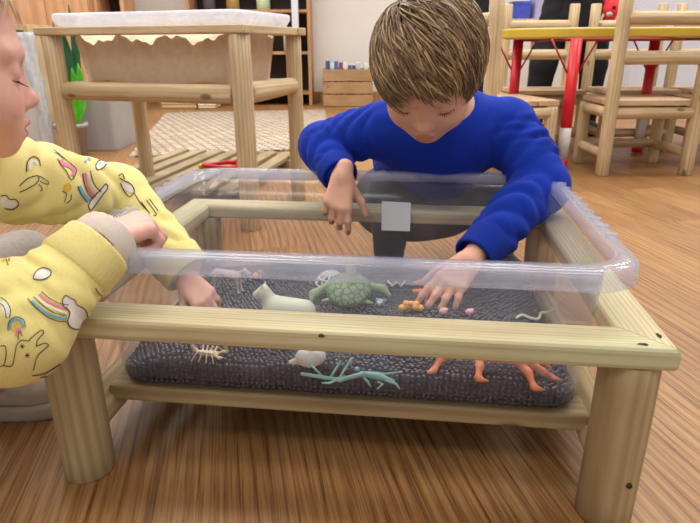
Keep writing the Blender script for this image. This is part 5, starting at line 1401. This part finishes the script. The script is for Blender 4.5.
M['tg'] = tcol('toy_pale_green', (196, 202, 184), 0.5, 0.1)
quad('toy_animal', 'pale grey green toy animal standing just behind the front rail', bead_at(291, 345), (-0.9, 0.25, 0), 0.070, 0.088, M['tg'])
M['tc'] = tcol('toy_cream', (226, 208, 172), 0.5, 0.15); M['tp'] = tcol('toy_pinkwhite', (220, 200, 190), 0.5, 0.1)
quad('toy_animal', 'cream toy animal under the front rail, left of centre', bead_at(240, 345), (0.8, 0.3, 0), 0.058, 0.046, M['tc'])
quad('toy_animal', 'pale pinkish toy animal on the beads by the far hand of the girl', bead_at(228, 288), (0.9, -0.35, 0), 0.066, 0.040, M['tp'])
# cream scorpion like bug
def bug(name, label, c, f, L, mat, nleg=4, legl=0.5, rise=0.006, tail=True, r=0.005):
    f = Vector(f).normalized(); s = Vector((-f.y, f.x, 0)); pr = [('c', c - f * L * 0.3 + Z * r, c + f * L * 0.25 + Z * r, r * 0.8, r), ('e', c + f * L * 0.32 + Z * r, (r * 1.1, r * 1.1, r * 0.8))]
    for k in range(nleg):
        for sg in (-1, 1):
            b = c + f * L * (0.2 - 0.4 * k / max(1, nleg - 1)) + Z * r; m_ = b + s * sg * L * legl * 0.5 + Z * rise + f * L * 0.1 * (1.5 - k) * 0.5; e = b + s * sg * L * legl + f * L * 0.16 * (1.5 - k) - Z * r
            pr += [('c', b, m_, r * 0.32, r * 0.28), ('c', m_, e, r * 0.28, r * 0.2)]
    if tail:
        p = c - f * L * 0.3 + Z * r
        for k in range(3):
            q = p - f * L * (0.16 - 0.04 * k) + Z * r * (0.6 + k * 0.8); pr.append(('c', p, q, r * 0.6, r * 0.5)); p = q
    for sg in (-1, 1):
        b = c + f * L * 0.35 + s * sg * r + Z * r; m_ = b + f * L * 0.18 + s * sg * L * 0.12; pr += [('c', b, m_, r * 0.4, r * 0.35), ('c', m_, m_ + f * L * 0.14 - s * sg * L * 0.04, r * 0.6, r * 0.3)]
    return tag(toy(name, pr, mat, 0.0010, 1, 0.0015), label, 'toy')
bug('toy_scorpion', 'cream toy scorpion against the front wall of the tub', bead_at(208, 356), (0.95, -0.2, 0), 0.036, M['tc'], r=0.0042)
M['tor'] = tcol('toy_orange', (214, 122, 78), 0.5, 0.15); M['tye'] = tcol('toy_amber', (232, 168, 70), 0.5, 0.15)
bug('toy_crab', 'orange toy crab under the fingers of the boy', bead_at(446, 294), (-0.95, 0.1, 0), 0.078, M['tor'], 3, 0.45, 0.013, False, r=0.010)
# white rounded toy
w1 = bead_at(309, 364)
tag(toy('toy_shell', [('e', w1 + Z * 0.010, (0.017, 0.013, 0.013)), ('e', w1 + X_ * 0.012 + Z * 0.012, (0.010, 0.010, 0.010)), ('c', w1 - X_ * 0.014 + Z * 0.004, w1 - X_ * 0.024 + Z * 0.001, 0.005, 0.003), ('c', w1 + X_ * 0.004 + Z * 0.018, w1 + X_ * 0.002 + Z * 0.026, 0.005, 0.003)], M['tw']),
    'rounded white toy behind the teal stick insect', 'toy')
# teal stick insect
M['tt'] = tcol('toy_teal', (150, 196, 194), 0.45, 0.1)
def bp(px, py, dz=0.003):
    """a point on the beads close behind the front wall"""
    return bead_at(px, py, dz)
ins = empty('toy_insect', bead_at(350, 378), TYAW, 'teal plastic stick insect lying by the front wall', 'toy')
A_, B_, C_, D_ = bp(302, 374, 0.005), bp(340, 380, 0.007), bp(362, 374, 0.008), bp(394, 381, 0.005)
part_toy('body', [('c', A_, B_, 0.0022, 0.0026), ('c', B_, C_, 0.0026, 0.0030), ('c', C_, bp(378, 376, 0.007), 0.0034, 0.0046), ('c', bp(378, 376, 0.007), D_, 0.0046, 0.0016), ('e', bp(357, 369, 0.009), (0.0035, 0.0035, 0.003))], M['tt'], ins, 0.0009, 0.002)
for q in (((330, 378), (341, 361), (335, 369)), ((338, 380), (352, 358), (351, 366)), ((322, 376), (312, 366), (308, 362)), ((362, 376), (368, 382), (371, 387)), ((384, 380), (396, 384), (400, 389)), ((378, 382), (383, 384), (377, 389)), ((345, 376), (330, 383), (322, 383)), ((366, 372), (385, 374), (402, 372))):
    p_ = [bp(q[0][0], q[0][1], 0.005), bp(q[1][0], q[1][1], 0.008), bp(q[2][0], q[2][1], 0.003)]
    tube_mesh('leg', p_, [0.0015, 0.0015, 0.0010], M['tt'], ins, 7)
# long orange lizard under the rail
lz = bead_at(490, 366); M['tor2'] = tcol('toy_lizard_orange', (216, 132, 92), 0.5, 0.2)
h0, h1, h2, h3 = bead_at(446, 352, 0.014), bead_at(482, 352, 0.019), bead_at(520, 357, 0.018), bead_at(540, 360, 0.014)
pr = [('c', h0, h1, 0.0075, 0.0115), ('c', h1, h2, 0.0115, 0.010), ('c', h2, h3, 0.010, 0.006), ('c', h3, bead_at(550, 368, 0.005), 0.006, 0.0025), ('c', h0, bead_at(430, 349, 0.020), 0.008, 0.009), ('c', bead_at(430, 349, 0.020), bead_at(418, 350, 0.017), 0.009, 0.005)]
for (a, k_, e) in (((452, 354), (440, 360), (434, 370)), ((478, 356), (480, 366), (478, 378)), ((516, 360), (528, 372), (534, 387)), ((528, 362), (543, 372), (551, 377))):
    p0, p1, p2 = bead_at(a[0], a[1], 0.014), bead_at(k_[0], k_[1], 0.010), bead_at(e[0], e[1], 0.003)
    pr += [('c', p0, p1, 0.0062, 0.0048), ('c', p1, p2, 0.0046, 0.0038)]
    for dx in (-1, 0, 1): pr.append(('c', p2, p2 + X_ * (0.006 + 0.002 * dx) * (1 if e[0] > 470 else -1) - Y_ * 0.006 + X_ * dx * 0.004, 0.0026, 0.0014))
tag(toy('toy_lizard', pr, M['tor2'], 0.0012, 2, 0.004), 'long orange toy lizard on the beads under the front rail', 'toy')
# amber knobbly piece, pink pieces, cream wriggle, small bits
a0 = bead_at(411, 311)
pr = [('e', a0 + X_ * (k - 2) * 0.0068 + Z * (0.006 + 0.002 * (k % 2)) + Y_ * 0.003 * ((k * 7) % 3 - 1), (0.0058, 0.0055, 0.0055)) for k in range(5)] + [('e', a0 + X_ * (k - 1) * 0.008 + Z * 0.013, (0.005, 0.005, 0.004)) for k in range(3)]
tag(toy('toy_caterpillar', pr, M['tye'], 0.0010, 1, 0.001), 'knobbly amber toy caterpillar just behind the front rail', 'toy')
M['tpk'] = tcol('toy_pink', (226, 168, 176), 0.45, 0.1)
for (px, py, lab) in ((443, 314, 'pale pink bead toy behind the front rail, nearer the amber caterpillar'), (469, 314.5, 'pale pink bead toy behind the front rail, nearer the cream snake')):
    b0 = bead_at(px, py); tag(toy('toy_bead', [('e', b0 + Z * 0.004, (0.0062, 0.0055, 0.0055)), ('e', b0 + X_ * 0.004 + Z * 0.007, (0.0035, 0.0035, 0.0035))], M['tpk'], 0.0009, 1, 0.001), lab, 'toy')
sp = [bead_at(px, py, 0.003) for px, py in ((516, 318), (522, 315), (530, 318), (538, 319), (541, 313), (547, 312), (553, 309), (551, 307))]
sn = catmull(sp, 5); M['tcr'] = tcol('toy_snake_cream', (226, 222, 196), 0.5, 0.05)
tag(tube_mesh('toy_snake', sn, [0.0012 + 0.0014 * math.sin(math.pi * min(1, 0.15 + i / len(sn))) for i in range(len(sn))], M['tcr']), 'thin cream toy snake curled on the beads at the right', 'toy')
M['tbr'] = tcol('toy_tan', (196, 156, 116), 0.5, 0.15)
bug('toy_spider', 'small tan toy spider at the right back of the beads', bead_at(533, 292), (1, 0.2, 0), 0.026, M['tbr'], 4, 0.5, 0.006, False, 0.004)
M['tgb'] = tcol('toy_greyblue', (158, 176, 176), 0.5, 0.1)
bug('toy_beetle', 'small grey blue toy beetle right of the sea turtle', bead_at(380, 305), (0.2, 1, 0), 0.020, M['tgb'], 3, 0.4, 0.003, False, 0.0045)
zz = [bead_at(px, py, 0.003) for px, py in ((388, 281), (392, 286), (397, 282), (401, 286), (405, 281))]
tag(tube_mesh('toy_worm', zz, 0.0018, M['tw'], None, 7), 'thin white zigzag toy worm behind the grey blue beetle', 'toy')
b0 = bead_at(257, 279); tag(toy('toy_chick', [('e', b0 + Z * 0.006, (0.008, 0.007, 0.007)), ('e', b0 + X_ * 0.006 + Z * 0.013, (0.005, 0.005, 0.005)), ('c', b0 + X_ * 0.010 + Z * 0.013, b0 + X_ * 0.014 + Z * 0.012, 0.0022, 0.001)], M['tye'], 0.001, 1, 0.001), 'tiny amber toy chick at the back left of the beads', 'toy')

# ------------------------------------------------------------------ the grown-up in black beyond the yellow edged table
pc0 = P(574, 40, 3.78); px_ = pc0.x; py_ = 3.80
F = Field((px_ - 0.42, py_ - 0.5, -0.01), (px_ + 0.50, py_ + 0.35, 1.72), 0.0075)
hd = np.array([px_, py_ - 0.02, 1.50]); RH = rotm((0, -0.95, -0.3), (0, -0.3, 0.95))
put_head(F, hd, RH, 1.08)
F.cap(hd + [0, 0.02, -0.06], hd + [0, 0.04, -0.16], 0.05, 0.055, 0.02); F.cap((px_, py_ + 0.02, 1.28), (px_, py_, 0.82), 0.12, 0.12, 0.06); F.cap((px_ - 0.15, py_ + 0.02, 1.29), (px_ + 0.15, py_ + 0.02, 1.29), 0.055, 0.055, 0.05)
hnd = P(612, 22, 3.55); hnd = np.array(tuple(hnd))
arms = (((px_ - 0.17, py_, 1.27), (px_ - 0.24, py_ - 0.02, 1.02), (px_ - 0.12, py_ - 0.19, 0.90)), ((px_ + 0.17, py_, 1.27), (px_ + 0.27, py_ - 0.04, 1.00), tuple(hnd + [0.01, 0.10, 0.06])))
for a, b, c in arms: F.cap(a, b, 0.045, 0.038, 0.02); F.cap(b, c, 0.038, 0.026, 0.015)
legs2 = (((px_ - 0.09, py_, 0.80), (px_ - 0.17, py_ - 0.02, 0.42), (px_ - 0.19, py_ + 0.02, 0.07)), ((px_ + 0.09, py_, 0.80), (px_ + 0.14, py_ - 0.02, 0.42), (px_ + 0.15, py_ + 0.02, 0.07)))
for a, b, c in legs2: F.cap(a, b, 0.085, 0.06, 0.03); F.cap(b, c, 0.06, 0.04, 0.02); F.cap(c, (c[0], c[1] - 0.13, 0.04), 0.038, 0.03, 0.02)
put_hand(F, np.array(arms[0][2]), (0.7, -0.6, -0.3), (0, -0.2, 1), (0, 0, 1), 0.9, curl=(0.4, 0.4, 0.5, 0.5))
put_hand(F, np.array(arms[1][2]), (-0.05, -0.8, -0.55), (0.5, -0.1, 0.8), (-1, 0, 0), 0.9, curl=(0.6, 0.7, 0.7, 0.7))
ad = soft('person', F, [M['skin_ad'], M['lip']], None, 2, 0.4, lip_idx(hd, RH, 1.08), True)
tag(ad, 'person in black clothes standing behind the yellow edged table holding a red toy', 'person')
F = Field((px_ - 0.42, py_ - 0.4, 0.4), (px_ + 0.50, py_ + 0.35, 1.45), 0.009)
F.cap((px_, py_ + 0.02, 1.26), (px_, py_, 0.66), 0.145, 0.165, 0.05, fold=(0.006, 5, 1.4, 1)); F.cap((px_ - 0.15, py_ + 0.02, 1.28), (px_ + 0.15, py_ + 0.02, 1.28), 0.07, 0.07, 0.05)
for a, b, c in arms: F.cap(a, b, 0.062, 0.054, 0.02, fold=(0.005, 3, 1.4, 1)); F.cap(b, np.array(b) + (np.array(c) - np.array(b)) * 0.9, 0.054, 0.040, 0.015)
soft('coat', F, [M['black']], ad, 2, 0.5)
F = Field((px_ - 0.42, py_ - 0.3, 0.03), (px_ + 0.42, py_ + 0.3, 0.95), 0.009)
for a, b, c in legs2: F.cap(a, b, 0.105, 0.080, 0.03, fold=(0.005, 3, 1.4, 2)); F.cap(b, c, 0.080, 0.062, 0.02)
soft('trousers', F, [M['black']], ad, 2, 0.5)
for a, b, c in legs2:
    F = Field((c[0] - 0.08, c[1] - 0.25, -0.01), (c[0] + 0.08, c[1] + 0.12, 0.16), 0.006)
    F.cap((c[0], c[1] + 0.01, 0.05), (c[0], c[1] - 0.14, 0.042), 0.048, 0.042, 0.02); sl, X = F.block(F.lo, F.lo + F.h * F.n); F.F[sl] = np.maximum(F.F[sl], 0.002 - X[..., 2]); soft('shoe', F, [M['shoe_dark']], ad, 1, 0.4)
Vh, Qh, Mh = hair_mesh('hair', hd, RH, 1.08, (0, -0.3, 0.95), 700, (0.10, 0.2), lambda d: d[2] > (0.45 if d[1] > 0.3 else -0.5), [M['hair3'], M['hair1']], ad, lift=0.012, rad=0.003, swirl=0.0, steps=8, seed=21, bias=(0, -0.6, -0.3))
np_mesh('hair', Vh, Qh, [M['hair3'], M['hair1']], ad, Mh)
# red soft toy in the hand
rt = P(612, 9, 3.50); M['redt'] = plain('red_plush', (226, 44, 58), 0.8, 0.12, 90, 0.2)
rroot = tag(toy('soft_toy', [('e', rt, (0.048, 0.034, 0.044)), ('c', rt + Vector((-0.03, 0, 0.03)), rt + Vector((-0.05, 0, 0.062)), 0.016, 0.008), ('c', rt + Vector((0.03, 0, 0.03)), rt + Vector((0.045, 0, 0.066)), 0.016, 0.008), ('c', rt + Vector((0.0, 0.01, -0.03)), rt + Vector((0.01, 0.02, -0.08)), 0.030, 0.024)], M['redt'], 0.004, 2, 0.01),
    'red soft toy held by the person in black clothes', 'soft toy')
part_toy('eye', [('e', rt + Vector((-0.004, -0.034, 0.006)), (0.010, 0.004, 0.010))], M['black'], rroot, 0.0012)
part_toy('muzzle', [('e', rt + Vector((-0.022, -0.026, -0.028)), (0.018, 0.012, 0.013))], M['greytop'], rroot, 0.002)
box_d = empty('black_cupboard', (P(470, 20, 4.6).x, 4.75, 0), 0, 'dark cupboard partly hidden behind the head of the boy', 'cupboard')
x0, x1 = P(448, 20, 4.6).x, P(489, 20, 4.6).x
box_mesh('carcass', (x0, 4.62, 0.0), (x1, 4.95, 0.95), M['black'], box_d, 0.004)
for u0, u1 in ((x0 + 0.004, (x0 + x1) / 2 - 0.002), ((x0 + x1) / 2 + 0.002, x1 - 0.004)): box_mesh('door', (u0, 4.603, 0.04), (u1, 4.62, 0.93), M['black'], box_d, 0.003)
